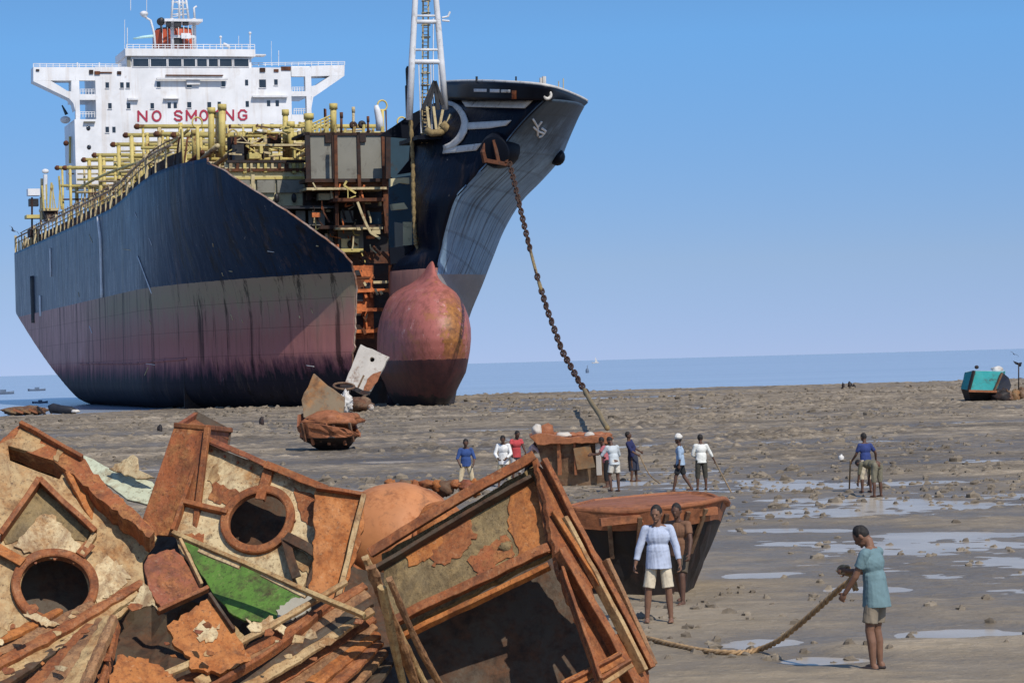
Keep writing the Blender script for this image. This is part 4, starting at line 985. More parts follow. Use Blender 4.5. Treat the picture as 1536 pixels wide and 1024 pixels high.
# ================================================================== PEOPLE
def rough_skin(name, c): return mat_simple(name, c, tuple(x*0.72 for x in c), 9, 0.6, 0.15, 0.004)
def cloth(name, c, c2=None): return mat_simple(name, c, c2 or tuple(x*0.74 for x in c), 7, 0.9, 0.35, 0.006, lo=0.4, hi=0.7)
SK = [rough_skin('brown_skin', (0.23,0.115,0.068)), rough_skin('dark_brown_skin', (0.12,0.058,0.035))]
HAIR = mat_simple('black_hair', (0.010,0.008,0.007), (0.022,0.018,0.015), 40, 0.75, 0.4, 0.004)
def capsule(mb, a, b, ra, rb, n=12):
    a, b = V(a), V(b); m = 5; pts = [a.lerp(b, i/m) for i in range(m+1)]
    mb.tube(pts, [lerp(ra, rb, i/m) for i in range(m+1)], n); mb.ell(a, (ra,)*3, n, 8); mb.ell(b, (rb,)*3, n, 8)
def bake_remesh(mb, name, mat, parent, vox, it=3, wrinkle=0, seed=0, loc=None):
    me = bpy.data.meshes.new('tmp'); me.from_pydata([tuple(p) for p in mb.v], [], mb.f); me.update()
    bm = bmesh.new(); bm.from_mesh(me); bmesh.ops.recalc_face_normals(bm, faces=bm.faces); bm.to_mesh(me); bm.free()
    o = bpy.data.objects.new('tmp', me); COL.objects.link(o)
    m = o.modifiers.new('r', 'REMESH'); m.mode = 'VOXEL'; m.voxel_size = vox
    s = o.modifiers.new('s', 'SMOOTH'); s.factor = 0.5; s.iterations = it
    bpy.context.view_layer.update()
    nm_ = bpy.data.meshes.new_from_object(o.evaluated_get(bpy.context.evaluated_depsgraph_get()))
    bpy.data.objects.remove(o); bpy.data.meshes.remove(me)
    if wrinkle:
        n = len(nm_.vertices); co = np.empty(n*3); nm_.vertices.foreach_get('co', co); co = co.reshape(-1, 3)
        no = np.empty(n*3); nm_.vertices.foreach_get('normal', no); no = no.reshape(-1, 3)
        # folds: drapery lines that run mostly downward with some diagonal pull
        u = np.arctan2(co[:, 1]-co[:, 1].mean(), co[:, 0]-co[:, 0].mean())*2.2 + co[:, 2]*1.5
        f = fbm(u*1.6+seed, co[:, 2]*3.2+seed*2, 3, 9)-0.5; g_ = fbm(co[:, 0]*9+co[:, 2]*14+seed, co[:, 1]*9-co[:, 2]*6, 3, 12)-0.5
        co = co + no*((f*1.3+g_)*wrinkle)[:, None]; nm_.vertices.foreach_set('co', co.reshape(-1)); nm_.update()
    nm_.name = name; nm_.materials.clear(); nm_.materials.append(mat)
    nm_.polygons.foreach_set('use_smooth', [True]*len(nm_.polygons))
    o = bpy.data.objects.new(name, nm_); COL.objects.link(o); o.parent = parent
    return o
def person(label, px, py, heading, h=1.66, skin=0, lean=4, side=0, head=(0, 0), armL=((-.15,.05,-1),(-.05,.2,-1)), armR=((.15,.05,-1),(.05,.2,-1)),
           legL=((-.05,.05,-1),(-.03,-.05,-1)), legR=((.05,.05,-1),(.03,-.05,-1)), shirt=(.7,.7,.7), sleeve=1.4, shirt_len=0.10, shorts=(.3,.3,.3), short_len=0.9, hair=True, vox=0.011, group=None, grip=(0.5, 0.5), cap=None, dz=0, skirt=0, Y=None, shoes=None):
    k = h/1.68
    root = empty('person', (0, 0, 0)); tag(root, label, 'person', group)
    T = Matrix.Rotation(math.radians(side), 3, 'Y') @ Matrix.Rotation(math.radians(-lean), 3, 'X')
    J = {}
    pel = V((0, 0, 0)); J['pel'] = pel
    J['chest'] = T @ V((0, 0.01, 0.34)); J['neck'] = T @ V((0, 0.0, 0.50))
    hd = Matrix.Rotation(math.radians(head[1]), 3, 'Z') @ Matrix.Rotation(math.radians(-head[0]), 3, 'X')
    HR = T @ hd
    J['head'] = J['neck'] + T @ V((0, 0.0, 0.06)) + HR @ V((0, 0.025, 0.125))
    for s, nm2, (ua, fa), (th, sh) in ((-1, 'L', armL, legL), (1, 'R', armR, legR)):
        J['sh'+nm2] = J['neck'] + T @ V((s*0.175, -0.005, -0.055)); J['el'+nm2] = J['sh'+nm2] + V(ua).normalized()*0.285; J['wr'+nm2] = J['el'+nm2] + V(fa).normalized()*0.245
        J['hip'+nm2] = V((s*0.088, 0, -0.03)); J['kn'+nm2] = J['hip'+nm2] + V(th).normalized()*0.415; J['an'+nm2] = J['kn'+nm2] + V(sh).normalized()*0.40
    body = MB()
    rT = T
    body.ell(V((0, -0.005, -0.01)), (0.155, 0.112, 0.12), 16, 10); body.ell(T @ V((0, 0.005, 0.14)), (0.135, 0.095, 0.15), 16, 10, rot=rT)
    body.ell(T @ V((0, 0.005, 0.33)), (0.158, 0.108, 0.16), 16, 10, rot=rT); body.ell(T @ V((0, -0.005, 0.425)), (0.165, 0.075, 0.075), 16, 10, rot=rT)
    capsule(body, J['neck']-T @ V((0, 0, .04)), J['neck'] + T @ V((0, 0.012, 0.09)), 0.058, 0.05)
    hc = J['head']
    body.ell(hc, (0.075, 0.093, 0.112), 20, 14, rot=HR); body.ell(hc+HR @ V((0, 0.03, -0.06)), (0.056, 0.062, 0.058), 14, 10, rot=HR)
    body.ell(hc+HR @ V((0, 0.095, -0.025)), (0.014, 0.022, 0.026), 10, 8, rot=HR); body.ell(hc+HR @ V((0, 0.072, 0.022)), (0.05, 0.022, 0.014), 10, 8, rot=HR)
    body.ell(hc+HR @ V((0, 0.088, -0.062)), (0.024, 0.012, 0.010), 10, 8, rot=HR); body.ell(hc+HR @ V((0, 0.078, -0.098)), (0.022, 0.018, 0.016), 10, 8, rot=HR)
    for s in (-1, 1): body.ell(hc+HR @ V((s*0.079, -0.008, -0.015)), (0.012, 0.022, 0.034), 10, 8, rot=HR)
    for s, q in ((-1, 'L'), (1, 'R')):
        capsule(body, J['sh'+q], J['el'+q], 0.050, 0.040); capsule(body, J['el'+q], J['wr'+q], 0.041, 0.027)
        capsule(body, J['neck']+T @ V((s*.05, 0, -.03)), J['sh'+q], 0.05, 0.052)
        # hand: palm, four bent fingers and a thumb
        d = (J['wr'+q]-J['el'+q]).normalized(); inw = V((-s, 0, 0)); inw = (inw - d*inw.dot(d)).normalized(); fw = d.cross(inw)*(1 if s < 0 else -1)
        if fw.y < 0: fw = -fw
        w0 = J['wr'+q]; pc = w0+d*0.055
        Rh = Matrix((fw, inw, d)).transposed()
        body.ell(pc, (0.043, 0.019, 0.058), 12, 8, rot=Rh)
        g_ = grip[0] if s < 0 else grip[1]
        for i, (off, ln) in enumerate(((0.030, 0.072), (0.011, 0.080), (-0.009, 0.075), (-0.028, 0.060))):
            a = w0+d*0.092+fw*off; a1 = math.radians(15+60*g_+i*4); a2 = math.radians(30+120*g_+i*5)
            p1_ = a + (d*math.cos(a1)+inw*math.sin(a1))*ln*0.5; p2_ = p1_+(d*math.cos(a2)+inw*math.sin(a2))*ln*0.5
            body.tube([a-d*0.02, a, p1_, p2_], [0.0105, 0.0105, 0.0095, 0.008], 8)
        a = w0+d*0.03+fw*0.034; p1_ = a+(d*0.6+fw*0.7+inw*0.25).normalized()*0.04; body.tube([a-fw*.015, a, p1_, p1_+(d*0.8+inw*(0.2+g_)).normalized()*0.032], [0.014, 0.0135, 0.0115, 0.009], 8)
        capsule(body, J['hip'+q], J['kn'+q], 0.082, 0.053); capsule(body, J['kn'+q], J['kn'+q].lerp(J['an'+q], .35)-V((0, .012, 0)), 0.052, 0.054); capsule(body, J['kn'+q].lerp(J['an'+q], .35)-V((0, .012, 0)), J['an'+q], 0.054, 0.034)
        fo = J['an'+q]; body.ell(fo+V((0, 0.055, -0.045)), (0.042, 0.115, 0.032), 14, 8); body.ell(fo+V((0, -0.02, -0.03)), (0.036, 0.045, 0.05), 12, 8)
        for i in range(5): body.ell(fo+V((s*(-0.028+i*0.0145)*1.0, 0.165-i*0.008, -0.057)), (0.011, 0.020, 0.012), 8, 6)
    bm_ = bake_remesh(body, 'body', SK[skin], root, vox if vox > .008 else .0065, 2)
    if vox < 0.009:
        for s in (-1, 1): MB().ell(hc+HR @ V((s*0.031, 0.083, 0.002)), (0.013, 0.008, 0.007), 10, 8).build('eye', HAIR, root, True)
    # hair
    if hair:
        hb = MB(); hb.ell(hc+HR @ V((0, -0.014, 0.022)), (0.084, 0.095, 0.107), 18, 12, rot=HR)
        hm = bake_remesh(hb, 'hair', HAIR, root, .009, 1, .010, 3)
        me = hm.data; bm = bmesh.new(); bm.from_mesh(me); inv = HR.inverted()
        kill = [v for v in bm.verts if (lambda q: (q.y > 0.045 and q.z < 0.055) or q.z < -0.055 or (q.y > 0.0 and q.z < 0.0))(inv @ (v.co-hc))]
        bmesh.ops.delete(bm, geom=kill, context='VERTS'); bm.to_mesh(me); bm.free()
    if cap:
        cb = MB(); cb.ell(hc+HR @ V((0, -0.01, 0.085)), (0.115, 0.125, 0.085), 16, 10, rot=HR); cb.ell(hc+HR @ V((0.03, 0.0, 0.14)), (0.09, 0.09, 0.06), 12, 8)
        bake_remesh(cb, 'head_cloth', cloth('head_cloth', cap), root, .011, 2, .012, 8)
    # shirt
    if shirt:
        sb = MB(); w_ = .022
        sb.ell(T @ V((0, 0.005, 0.33)), (0.158+w_, 0.108+w_, 0.165), 18, 10, rot=rT); sb.ell(T @ V((0, -0.005, 0.42)), (0.172, 0.085, 0.085), 16, 10, rot=rT)
        sb.ell(T @ V((0, 0.005, 0.14)), (0.145+w_, 0.105+w_, 0.17), 18, 10, rot=rT)
        top = T @ V((0, 0, 0.2)); hem = V((0, 0, 0.02-shirt_len)); nseg = 6
        rows = []
        for i in range(nseg+1):
            c_ = top.lerp(hem, i/nseg); rx = lerp(0.16, 0.182 if shirt_len < .15 else .192, i/nseg); ry = lerp(0.115, 0.138 if shirt_len < .15 else .160, i/nseg)
            rows.append([c_+V((rx*math.cos(a), ry*math.sin(a), 0)) for a in [2*math.pi*j/20 for j in range(20)]])
        n0_ = len(sb.v)
        for r in rows: sb.v += r
        for i in range(nseg):
            for j in range(20): sb.f.append((n0_+i*20+j, n0_+i*20+(j+1) % 20, n0_+(i+1)*20+(j+1) % 20, n0_+(i+1)*20+j))
        sb.f.append(tuple(n0_+j for j in range(20))[::-1]); sb.f.append(tuple(n0_+nseg*20+j for j in range(20)))
        for s, q in ((-1, 'L'), (1, 'R')):
            capsule(sb, J['neck']+T @ V((s*.06, 0, -.045)), J['sh'+q], 0.055, 0.061)
            if sleeve <= 1: sb.tube([J['sh'+q], J['sh'+q].lerp(J['el'+q], sleeve)], [0.063, 0.062], 14)
            else:
                capsule(sb, J['sh'+q], J['el'+q], 0.063, 0.054); sb.tube([J['el'+q], J['el'+q].lerp(J['wr'+q], sleeve-1)], [0.055, 0.044], 14)
        bake_remesh(sb, 'shirt', cloth('shirt_cloth', shirt), root, max(vox, .008), 2, .010, px)
    if shorts:
        tb = MB(); tb.ell(V((0, -0.005, -0.01)), (0.156, 0.112, 0.12), 18, 10)
        if skirt:
            kn = (J['knL']+J['knR'])/2
            mid = kn.lerp((J['anL']+J['anR'])/2, max(0, skirt-1))
            pts = [V((0, 0, .05)), V((0, 0, -.1)), V((0, 0, -.1)).lerp(mid, .6), mid]; tb.tube(pts, [.15, .175, .175, .19], 18)
        else:
            for s, q in ((-1, 'L'), (1, 'R')):
                if short_len <= 1: e_ = J['hip'+q].lerp(J['kn'+q], short_len); tb.tube([J['hip'+q]+V((0,0,.02)), J['hip'+q].lerp(e_, .5), e_], [0.080, 0.088, 0.090], 14)
                else: capsule(tb, J['hip'+q], J['kn'+q], 0.102, 0.076); tb.tube([J['kn'+q], J['kn'+q].lerp(J['an'+q], short_len-1)], [0.076, 0.064], 14)
        bake_remesh(tb, 'shorts' if short_len <= 1 and not skirt else ('waist_cloth' if skirt else 'trousers'), cloth('leg_cloth', shorts), root, max(vox, .008), 2, .011, px+5)
    if shoes:
        for q in ('L', 'R'):
            MB().ell(J['an'+q]+V((0, 0.055, -0.05)), (0.052, 0.135, 0.038), 16, 10).build('sandal', mat_simple('worn_sandal', shoes), root, True)
    low = min(J['anL'].z, J['anR'].z)-0.077
    if Y is None: g_ = gnd(px, py, 0.0)
    else: g_ = at(px, py, Y); g_.z = 0
    for _ in range(2):
        zz = gz(g_.x, g_.y); zz = max(zz, -0.06)
        if Y is None: g_ = gnd(px, py, zz)
    root.location = (g_.x, g_.y, zz-low*k-0.012+dz); root.rotation_euler = (0, 0, math.radians(heading)); root.scale = (k, k, k)
    bpy.context.view_layer.update()
    mw = Matrix.Translation(root.location) @ Matrix.Rotation(math.radians(heading), 4, 'Z') @ Matrix.Scale(k, 4)
    return root, {n_: mw @ p for n_, p in J.items()}

WH = dict(vox=0.013)
man1, J1 = person('man in teal T-shirt and khaki shorts holding a thick rope', 1318, 1004, 56, h=1.74, skin=0, lean=7, head=(34, 12), vox=.0075,
    armL=((-.12,.42,-1),(.05,.62,-.85)), armR=((.12,.55,-.9),(-.35,1,.05)), legL=((-.08,.10,-1),(-.03,-.10,-1)), legR=((.05,.16,-1),(.03,-.06,-1)), shirt=(.15,.235,.25), sleeve=.62, shirt_len=.20, shorts=(.24,.195,.14), short_len=.80, grip=(.55, .9), shoes=(.03,.02,.018))
man2, J2 = person('man in light blue long sleeved shirt and cream shorts facing the camera', 990, 932, 176, h=1.64, skin=0, lean=2, head=(12, -14), vox=.0075,
    armL=((-.34,.02,-1),(-.18,.28,-1)), armR=((.36,.0,-1),(.26,.16,-1)), legL=((-.12,.06,-1),(-.06,-.04,-1)), legR=((.16,.06,-1),(.08,-.04,-1)), shirt=(.47,.52,.64), sleeve=1.75, shirt_len=.15, shorts=(.68,.58,.42), short_len=.92, grip=(.45,.45))
man3, J3 = person('barefoot man in brown shirt walking just behind the blue shirted man', 1022, 905, 150, h=1.56, skin=1, lean=6, head=(6, 10), vox=.010,
    armL=((-.3,.25,-1),(-.1,.5,-1)), armR=((.2,-.3,-1),(.1,.0,-1)), legL=((-.05,.42,-1),(-.03,.05,-1)), legR=((.05,-.2,-1),(.03,-.55,-1)), shirt=(.20,.10,.055), sleeve=.6, shorts=(.10,.075,.05), short_len=.85)
GW = 'beach workers around the rusty block'
person('worker in blue shirt and loose pale trousers standing alone left of the group', 700, 738, 185, h=1.58, skin=1, lean=5, head=(14, 0), shirt=(.035,.075,.22), sleeve=1.2, armL=((-.35,.15,-1),(.2,.6,-.8)), armR=((.35,.15,-1),(-.25,.55,-.8)), legL=((-.22,.05,-1),(-.12,-.05,-1)), legR=((.22,.05,-1),(.12,-.05,-1)), shorts=(.60,.48,.30), short_len=1.75, **WH)
person('worker in white long sleeved shirt and khaki trousers in front of the group', 757, 730, 172, h=1.62, skin=1, lean=12, head=(20, 8), shirt=(.78,.77,.74), sleeve=1.9, shirt_len=.2, armL=((-.3,.2,-1),(.5,.6,-.55)), armR=((.34,.15,-1),(-.45,.6,-.55)), legL=((-.12,.1,-1),(-.06,-.12,-1)), legR=((.16,.04,-1),(.08,-.05,-1)), shorts=(.42,.36,.24), short_len=1.7, **WH)
person('worker in red and white vest half hidden behind the white shirted worker', 775, 727, 200, h=1.60, skin=1, lean=10, head=(10, 20), shirt=(.52,.07,.075), sleeve=.45, shirt_len=.15, armL=((-.25,.3,-1),(.1,.8,-.5)), armR=((.25,.2,-1),(0,.6,-.8)), shorts=(.55,.52,.48), short_len=1.5, Y=86, **WH)
person('worker in pale pink shirt and dark trousers leaning on the left end of the block', 794, 727, 260, h=1.60, skin=1, lean=24, head=(-4, 0), shirt=(.66,.48,.46), sleeve=1.3, armL=((-.2,.8,-.7),(0,1,-.2)), armR=((.2,.8,-.7),(0,1,-.1)), shorts=(.025,.022,.022), short_len=1.6, legL=((-.06,.3,-1),(-.03,-.15,-1)), legR=((.08,-.15,-1),(.03,-.3,-1)), Y=83.5, **WH)
person('worker in dull pink shirt and black trousers pressed against the right end of the block', 911, 726, 80, h=1.52, skin=1, lean=10, head=(10, 0), shirt=(.45,.13,.14), sleeve=.6, armL=((-.2,.6,-.8),(0,1,-.1)), armR=((.2,.6,-.8),(0,1,0)), shorts=(.015,.014,.014), short_len=1.6, Y=80.5, **WH)
person('worker in pale grey shirt and white shorts bending beside the right end of the block', 923, 737, 30, h=1.62, skin=1, lean=16, head=(24, 0), shirt=(.52,.55,.55), sleeve=1.2, shirt_len=.12, armL=((-.4,.5,-.9),(.6,.7,-.3)), armR=((.45,.3,-1),(-.4,.8,-.4)), shorts=(.72,.66,.55), short_len=.75, legL=((-.1,.25,-1),(-.03,-.25,-1)), legR=((.1,.12,-1),(.03,-.05,-1)), **WH)
p9, J9 = person('worker in navy shirt and long dark waist cloth leaning back beside the block', 950, 722, 250, h=1.58, skin=1, lean=-10, side=14, head=(4, 10), shirt=(.02,.024,.085), sleeve=1.1, armL=((-.1,.5,-.9),(.1,.8,-.5)), armR=((.1,.5,-.9),(-.1,.8,-.5)), shorts=(.03,.034,.055), skirt=1.25, legL=((-.02,.18,-1),(0,.05,-1)), legR=((.16,.1,-1),(.1,-.1,-1)), grip=(.9,.9), **WH)
p10, J10 = person('worker in light blue shirt with a white bundle on the head striding to the left', 1022, 737, 78, h=1.60, skin=1, lean=2, head=(0, 0), shirt=(.34,.44,.56), sleeve=1.3, armL=((-.14,-.1,-1),(-.05,.1,-1)), armR=((.14,.25,-1),(0,.4,-1)), legL=((-.05,.36,-1),(-.02,.20,-1)), legR=((.05,-.2,-1),(.02,-.62,-1)), shorts=(.02,.02,.022), short_len=.8, cap=(.72,.68,.6), **WH)
p11, J11 = person('worker in white shirt and dark rolled trousers holding a long pole, seen from behind', 1053, 734, 8, h=1.58, skin=1, lean=3, head=(6, 0), shirt=(.76,.75,.68), sleeve=1.5, shirt_len=.10, armL=((-.28,.2,-1),(.5,.5,-.4)), armR=((.55,.12,-1),(.55,.2,-1)), legL=((-.08,.03,-1),(-.03,-.02,-1)), legR=((.08,.03,-1),(.03,-.02,-1)), shorts=(.055,.05,.038), short_len=1.3, grip=(.6,.95), **WH)
p12, J12 = person('worker in blue T-shirt and pale trousers holding a stick on the open flat', 1300, 738, 24, h=1.60, skin=1, lean=4, head=(8, 6), shirt=(.03,.05,.17), sleeve=.7, shirt_len=.08, armL=((-.3,.3,-1),(-.2,.6,-.7)), armR=((.6,-.05,-.85),(.25,.35,-.9)), shorts=(.56,.47,.32), short_len=1.25, legL=((-.1,.08,-1),(-.03,-.08,-1)), legR=((.1,.05,-1),(.03,-.05,-1)), grip=(.95,.5), **WH)
person('worker in olive clothes bent double beside the blue shirted worker', 1317, 745, 40, h=1.60, skin=1, lean=88, head=(-10, 0), shirt=(.15,.135,.085), sleeve=1.1, shirt_len=.12, armL=((-.15,.15,-1),(.0,.2,-1)), armR=((.15,.15,-1),(.0,.2,-1)), shorts=(.19,.17,.115), short_len=1.15, legL=((-.08,.08,-1),(-.03,-.04,-1)), legR=((.08,.05,-1),(.03,-.04,-1)), **WH)

WOOD = mat_simple('bare_wood', (.30,.21,.11), (.17,.11,.06), 8, .85, .3, .004, (1,1,.1))
def pole(label, a, b, r, name='wooden_pole', curve=None):
    pts = [a, b] if curve is None else catmull([a, curve, b], 8)
    tag(MB().tube(pts, r, 8).build(name, WOOD, None, True), label, 'pole' if name != 'pull_rope' else 'rope')
def tip(px, py): g_ = gnd(px, py, 0); g_.z = gz(g_.x, g_.y); return g_
def hand(J, q): return J['wr'+q] + (J['wr'+q]-J['el'+q]).normalized()*0.09
h_ = hand(J11, 'R'); e_ = tip(1097, 737); d_ = (h_-e_).normalized(); pole('long thin pole slanting to the mud from the white shirted worker', h_+d_*.35, e_, .022)
h_ = hand(J12, 'L'); e_ = tip(1274, 733); d_ = (h_-e_).normalized(); pole('short stick held down to the mud by the blue shirted worker', h_+d_*.2, e_, .022)
h_ = hand(J9, 'R'); e_ = tip(991, 723); pole('thin slack line running from the navy clad worker to the mud', h_, e_, .02, 'pull_rope', h_.lerp(e_, .45)+V((0,0,-.18)))

# thick laid rope from the scrap heap to the man in teal
hR = hand(J1, 'R')
hold = hR
pts = []
for px, py, dz in ((925,948,.10),(955,960,.03),(990,970,.03),(1050,980,.03),(1100,984,.03),(1135,978,.03)):
    g_ = gnd(px, py, 0); g_.z = gz(g_.x, g_.y)+dz; pts.append(g_)
for px, py in ((1165,962),(1192,942),(1226,913),(1258,884),(1280,864)):
    pts.append(at(px, py, lerp(pts[5].y, hold.y, (px-1135)/150)))
pts.append(hold+V((-.02,0,0))); pts.append(hold+V((.10,.05,.02))); pts.append(hold+V((.2,.1,-.25)))
cp = catmull(pts, 14)
rope = MB(); L = [0]
for a, b in zip(cp[:-1], cp[1:]): L.append(L[-1]+(b-a).length)
fine = []; N = int(L[-1]/.022)
for i in range(N+1):
    d = L[-1]*i/N; j = min(len(cp)-2, max(0, int(np.searchsorted(L, d))-1)); f = (d-L[j])/max(1e-6, L[j+1]-L[j]); fine.append((cp[j].lerp(cp[j+1], f), (cp[j+1]-cp[j]).normalized(), d))
for s in range(3):
    sp_ = []
    for p, tn, d in fine:
        a = tn.cross(V((0,0,1))).normalized(); b = a.cross(tn); q = d*2*math.pi/.34+s*2.094
        sp_.append(p+(a*math.cos(q)+b*math.sin(q))*.019)
    rope.tube(sp_, .0205, 7)
RT = mat_simple('tan_rope', (.46,.30,.15), (.26,.16,.08), 14, .92, .5, .006)
ro = rope.build('thick_rope', RT, None, True); tag(ro, 'thick twisted tan rope sagging across the mud to the man in teal', 'rope')
# ================================================================== WRECK PIECES ON THE FLAT
R1 = mat_rust('wreck_rust', (0.36,0.13,0.055), (0.40,0.15,0.06), (0.12,0.042,0.02), 0.5, 1.6, bump=0.7, bdist=.05)
R2 = mat_rust('wreck_brown_plate', (0.20,0.125,0.07), (0.16,0.07,0.035), (0.06,0.028,0.018), 0.5, 1.2, bump=0.6, bdist=.04)
R3 = mat_rust('wreck_dark_bottom', (0.020,0.016,0.015), (0.07,0.03,0.02), (0.02,0.012,0.01), 0.4, 1.2, bump=0.5, bdist=.03)
R4 = mat_rust('wreck_pale_plate', (0.58,0.52,0.44), (0.30,0.15,0.08), (0.10,0.05,0.03), 0.3, 0.55, bump=0.4, bdist=.03)
R5 = mat_rust('wreck_olive_plate', (0.21,0.15,0.085), (0.36,0.17,0.06), (0.12,0.06,0.03), 0.5, 0.7, bump=0.5, bdist=.03)
WHT = mat_simple('crumpled_white_sheet', (.68,.65,.60), (.45,.41,.36), 2, .7, .4, .05)
def jag(pts, amp, step, seed=0):
    r = random.Random(seed); out = []
    for i in range(len(pts)):
        a, b = pts[i], pts[(i+1) % len(pts)]; L = math.hypot(b[0]-a[0], b[1]-a[1]); n = max(1, int(L/step)); out.append(a)
        for k in range(1, n): t_ = k/n; out.append((lerp(a[0], b[0], t_)+r.uniform(-amp, amp), lerp(a[1], b[1], t_)+r.uniform(-amp, amp)))
    return out
from mathutils.geometry import tessellate_polygon
class PL:
    """a plane in the world: point under a picture pixel at a distance, and a normal that faces the viewer"""
    def __init__(s, px, py, Y, n):
        s.p = at(px, py, Y); s.n = V(n).normalized()
        if s.n.dot(CAM-s.p) < 0: s.n = -s.n
    def __call__(s, px, py, off=0.0):
        d = ray(px, py); t_ = (s.p+s.n*off-CAM).dot(s.n)/d.dot(s.n); return CAM+d*t_
    def plate(s, name, pts, th, mat, parent=None, holes=(), off=0.0, jagged=0.0, step=14, seed=1, bevel=0.008):
        if jagged: pts = jag(pts, jagged, step, seed)
        polys = [[s(*p, off) for p in pts]] + [[s(*p, off) for p in h] for h in holes]
        fl = [p for q in polys for p in q]; tri = tessellate_polygon(polys); n = len(fl); back = -s.n*th
        mb = MB(); f = [tuple(t_) for t_ in tri]; f += [tuple(i+n for i in t_[::-1]) for t_ in tri]; k = 0
        for q in polys:
            m = len(q); f += [(k+i, k+(i+1) % m, k+(i+1) % m+n, k+i+n) for i in range(m)]; k += m
        mb.add(fl+[p+back for p in fl], f)
        return mb.build(name, mat, parent, bevel=bevel)
    def flange(s, name, a, b, w, h, mat, parent=None, off=0.0, bevel=0.006):
        p, q = s(*a, off), s(*b, off); L = (q-p).length; d = (q-p)/L; sd = d.cross(s.n).normalized()*(w/2); up = s.n*h; n = max(2, int(L/.07)); mb = MB(); base = 0
        hw = sd.length; su = sd/hw; tk = .02; ang = w >= .055 and h >= .05       # rolled angle: a thin web under a thin top plate
        sec = [(-hw, 0), (-hw, h), (hw, h), (hw, h-tk), (-hw+tk, h-tk), (-hw+tk, 0)] if ang else [(-hw, 0), (hw, 0), (hw, h), (-hw, h)]
        m = len(sec)
        for i in range(n+1):
            c = p+d*(L*i/n); e1 = 1+.22*noise.noise(c*6); e3 = 1+.10*noise.noise(c*5+V((3,7,1))); bend = s.n*(.025*noise.noise(c*1.3))+su*(hw*.5*noise.noise(c*1.1+V((5,5,5))))
            for k, (u_, v_) in enumerate(sec): mb.v.append(c+su*u_*(e1 if u_ > 0 else 1)+s.n*v_*e3+bend)
        for i in range(n):
            for k in range(m): mb.f.append((i*m+k, i*m+(k+1) % m, i*m+m+(k+1) % m, i*m+m+k))
        mb.f.append(tuple(range(m))[::-1]); mb.f.append(tuple(n*m+k for k in range(m)))
        return mb.build(name, mat, parent, bevel=bevel)
    def collar(s, name, cx, cy, R, t_, h, mat, parent=None, off=0.0):
        c = s(cx, cy, off); a = (s(cx+10, cy, off)-c).normalized(); b = s.n.cross(a); n = 48; mb = MB()
        prof = [(R, -.02), (R, h), (R+t_*.15, h+.01), (R+t_*.85, h+.01), (R+t_, h), (R+t_, -.02)]
        base = len(mb.v)
        for i in range(n):
            q = 2*math.pi*i/n; e_ = a*math.cos(q)+b*math.sin(q)
            for r_, z_ in prof: mb.v.append(c+e_*r_*(1+.012*math.sin(3*q+cx))+s.n*z_)
        m = len(prof)
        for i in range(n):
            for k in range(m):
                i2 = (i+1) % n; k2 = (k+1) % m; mb.f.append((base+i*m+k, base+i2*m+k, base+i2*m+k2, base+i*m+k2))
        return mb.build(name, mat, parent, True, auto=35)
def circ(cx, cy, r, n=40, ry=None): return [(cx+r*math.cos(2*math.pi*i/n), cy+(ry or r)*math.sin(2*math.pi*i/n)) for i in range(n)]
def lump(c, r, seed, nu=18, nv=12, amp=.3, f=1.6, flat=.25):
    r_ = V(r)
    def fn(d): return 1+amp*noise.fractal(V((d.x*f+seed, d.y*f, d.z*f)), 1.0, 2.0, 4)
    mb = MB(); mb.ell(c, r, nu, nv, fn); return mb
def loft_tub(name, outline_top, outline_bot, mat, parent=None, rim=0.0, solid=.06, n=4, amp=.03, seed=0):
    """plated tub between a ragged top outline and a smaller bottom outline"""
    r = random.Random(seed); rows = []
    for k in range(n+1):
        t_ = k/n; rows.append([V(a).lerp(V(b), t_**.8)+V((r.uniform(-amp, amp), r.uniform(-amp, amp), r.uniform(-amp, amp) if k not in (0, n) else 0)) for a, b in zip(outline_top, outline_bot)])
    rows = [q+[q[0]] for q in rows]
    return MB().grid(rows).build(name, mat, parent, merge=True, solid=solid)

# --- rusty block the gang works on
t = empty('wreck_block', (at(860, 725, 82).x, 82, 0)); tag(t, 'broad rusty wreck block with ragged overhanging lid surrounded by workers', 'wreck')
ob = t.location
def P(px, py, Y): return at(px, py, Y)-V(ob)
def pad(pts, n=6):
    out = []
    for i in range(len(pts)):
        for k in range(n): out.append(V(pts[i]).lerp(V(pts[(i+1) % len(pts)]), k/n))
    return out
tp = pad([P(805,664,82), P(912,662,82), P(912,662,84.6), P(805,664,84.6)]); bt2 = pad([P(822,728,82.3), P(914,727,82.2), P(912,727,84.2), P(824,728,84.2)])
loft_tub('side_plating', tp, bt2, R2, t, n=5, amp=.035, seed=3, solid=.08)
lid = jag([(794,655),(812,650),(830,652),(848,656),(880,655),(908,652),(921,656),(916,665),(880,664),(845,666),(806,667)], 1.2, 8, 4)
MB().prism([P(a, b, 81.7) for a, b in lid], (0, 3.0, 0)).build('lid', R1, t, bevel=.02)
for i, (px, w_) in enumerate(((838,.10),(862,.06),(897,.14))): MB().bar(P(px, 664, 81.9), P(px+2, 712, 81.95), w_, .1).build('rib', R1 if i != 2 else R4, t)
MB().add([P(860,672,81.85), P(885,667,81.85), P(893,700,81.9), P(866,704,81.9)], [(0,1,2,3)]).build('torn_plate', R5, t, solid=.05)
for i in range(9):
    px = 806+i*13; lump(P(px, 652-(6 if i in (0, 1) else 0), 82.5+.2*(i % 3)), (.16+.1*(i % 2), .2, .09+.12*(i < 2)), i*3.1).build('rust_flake', R1 if i % 3 else R4, t, True)

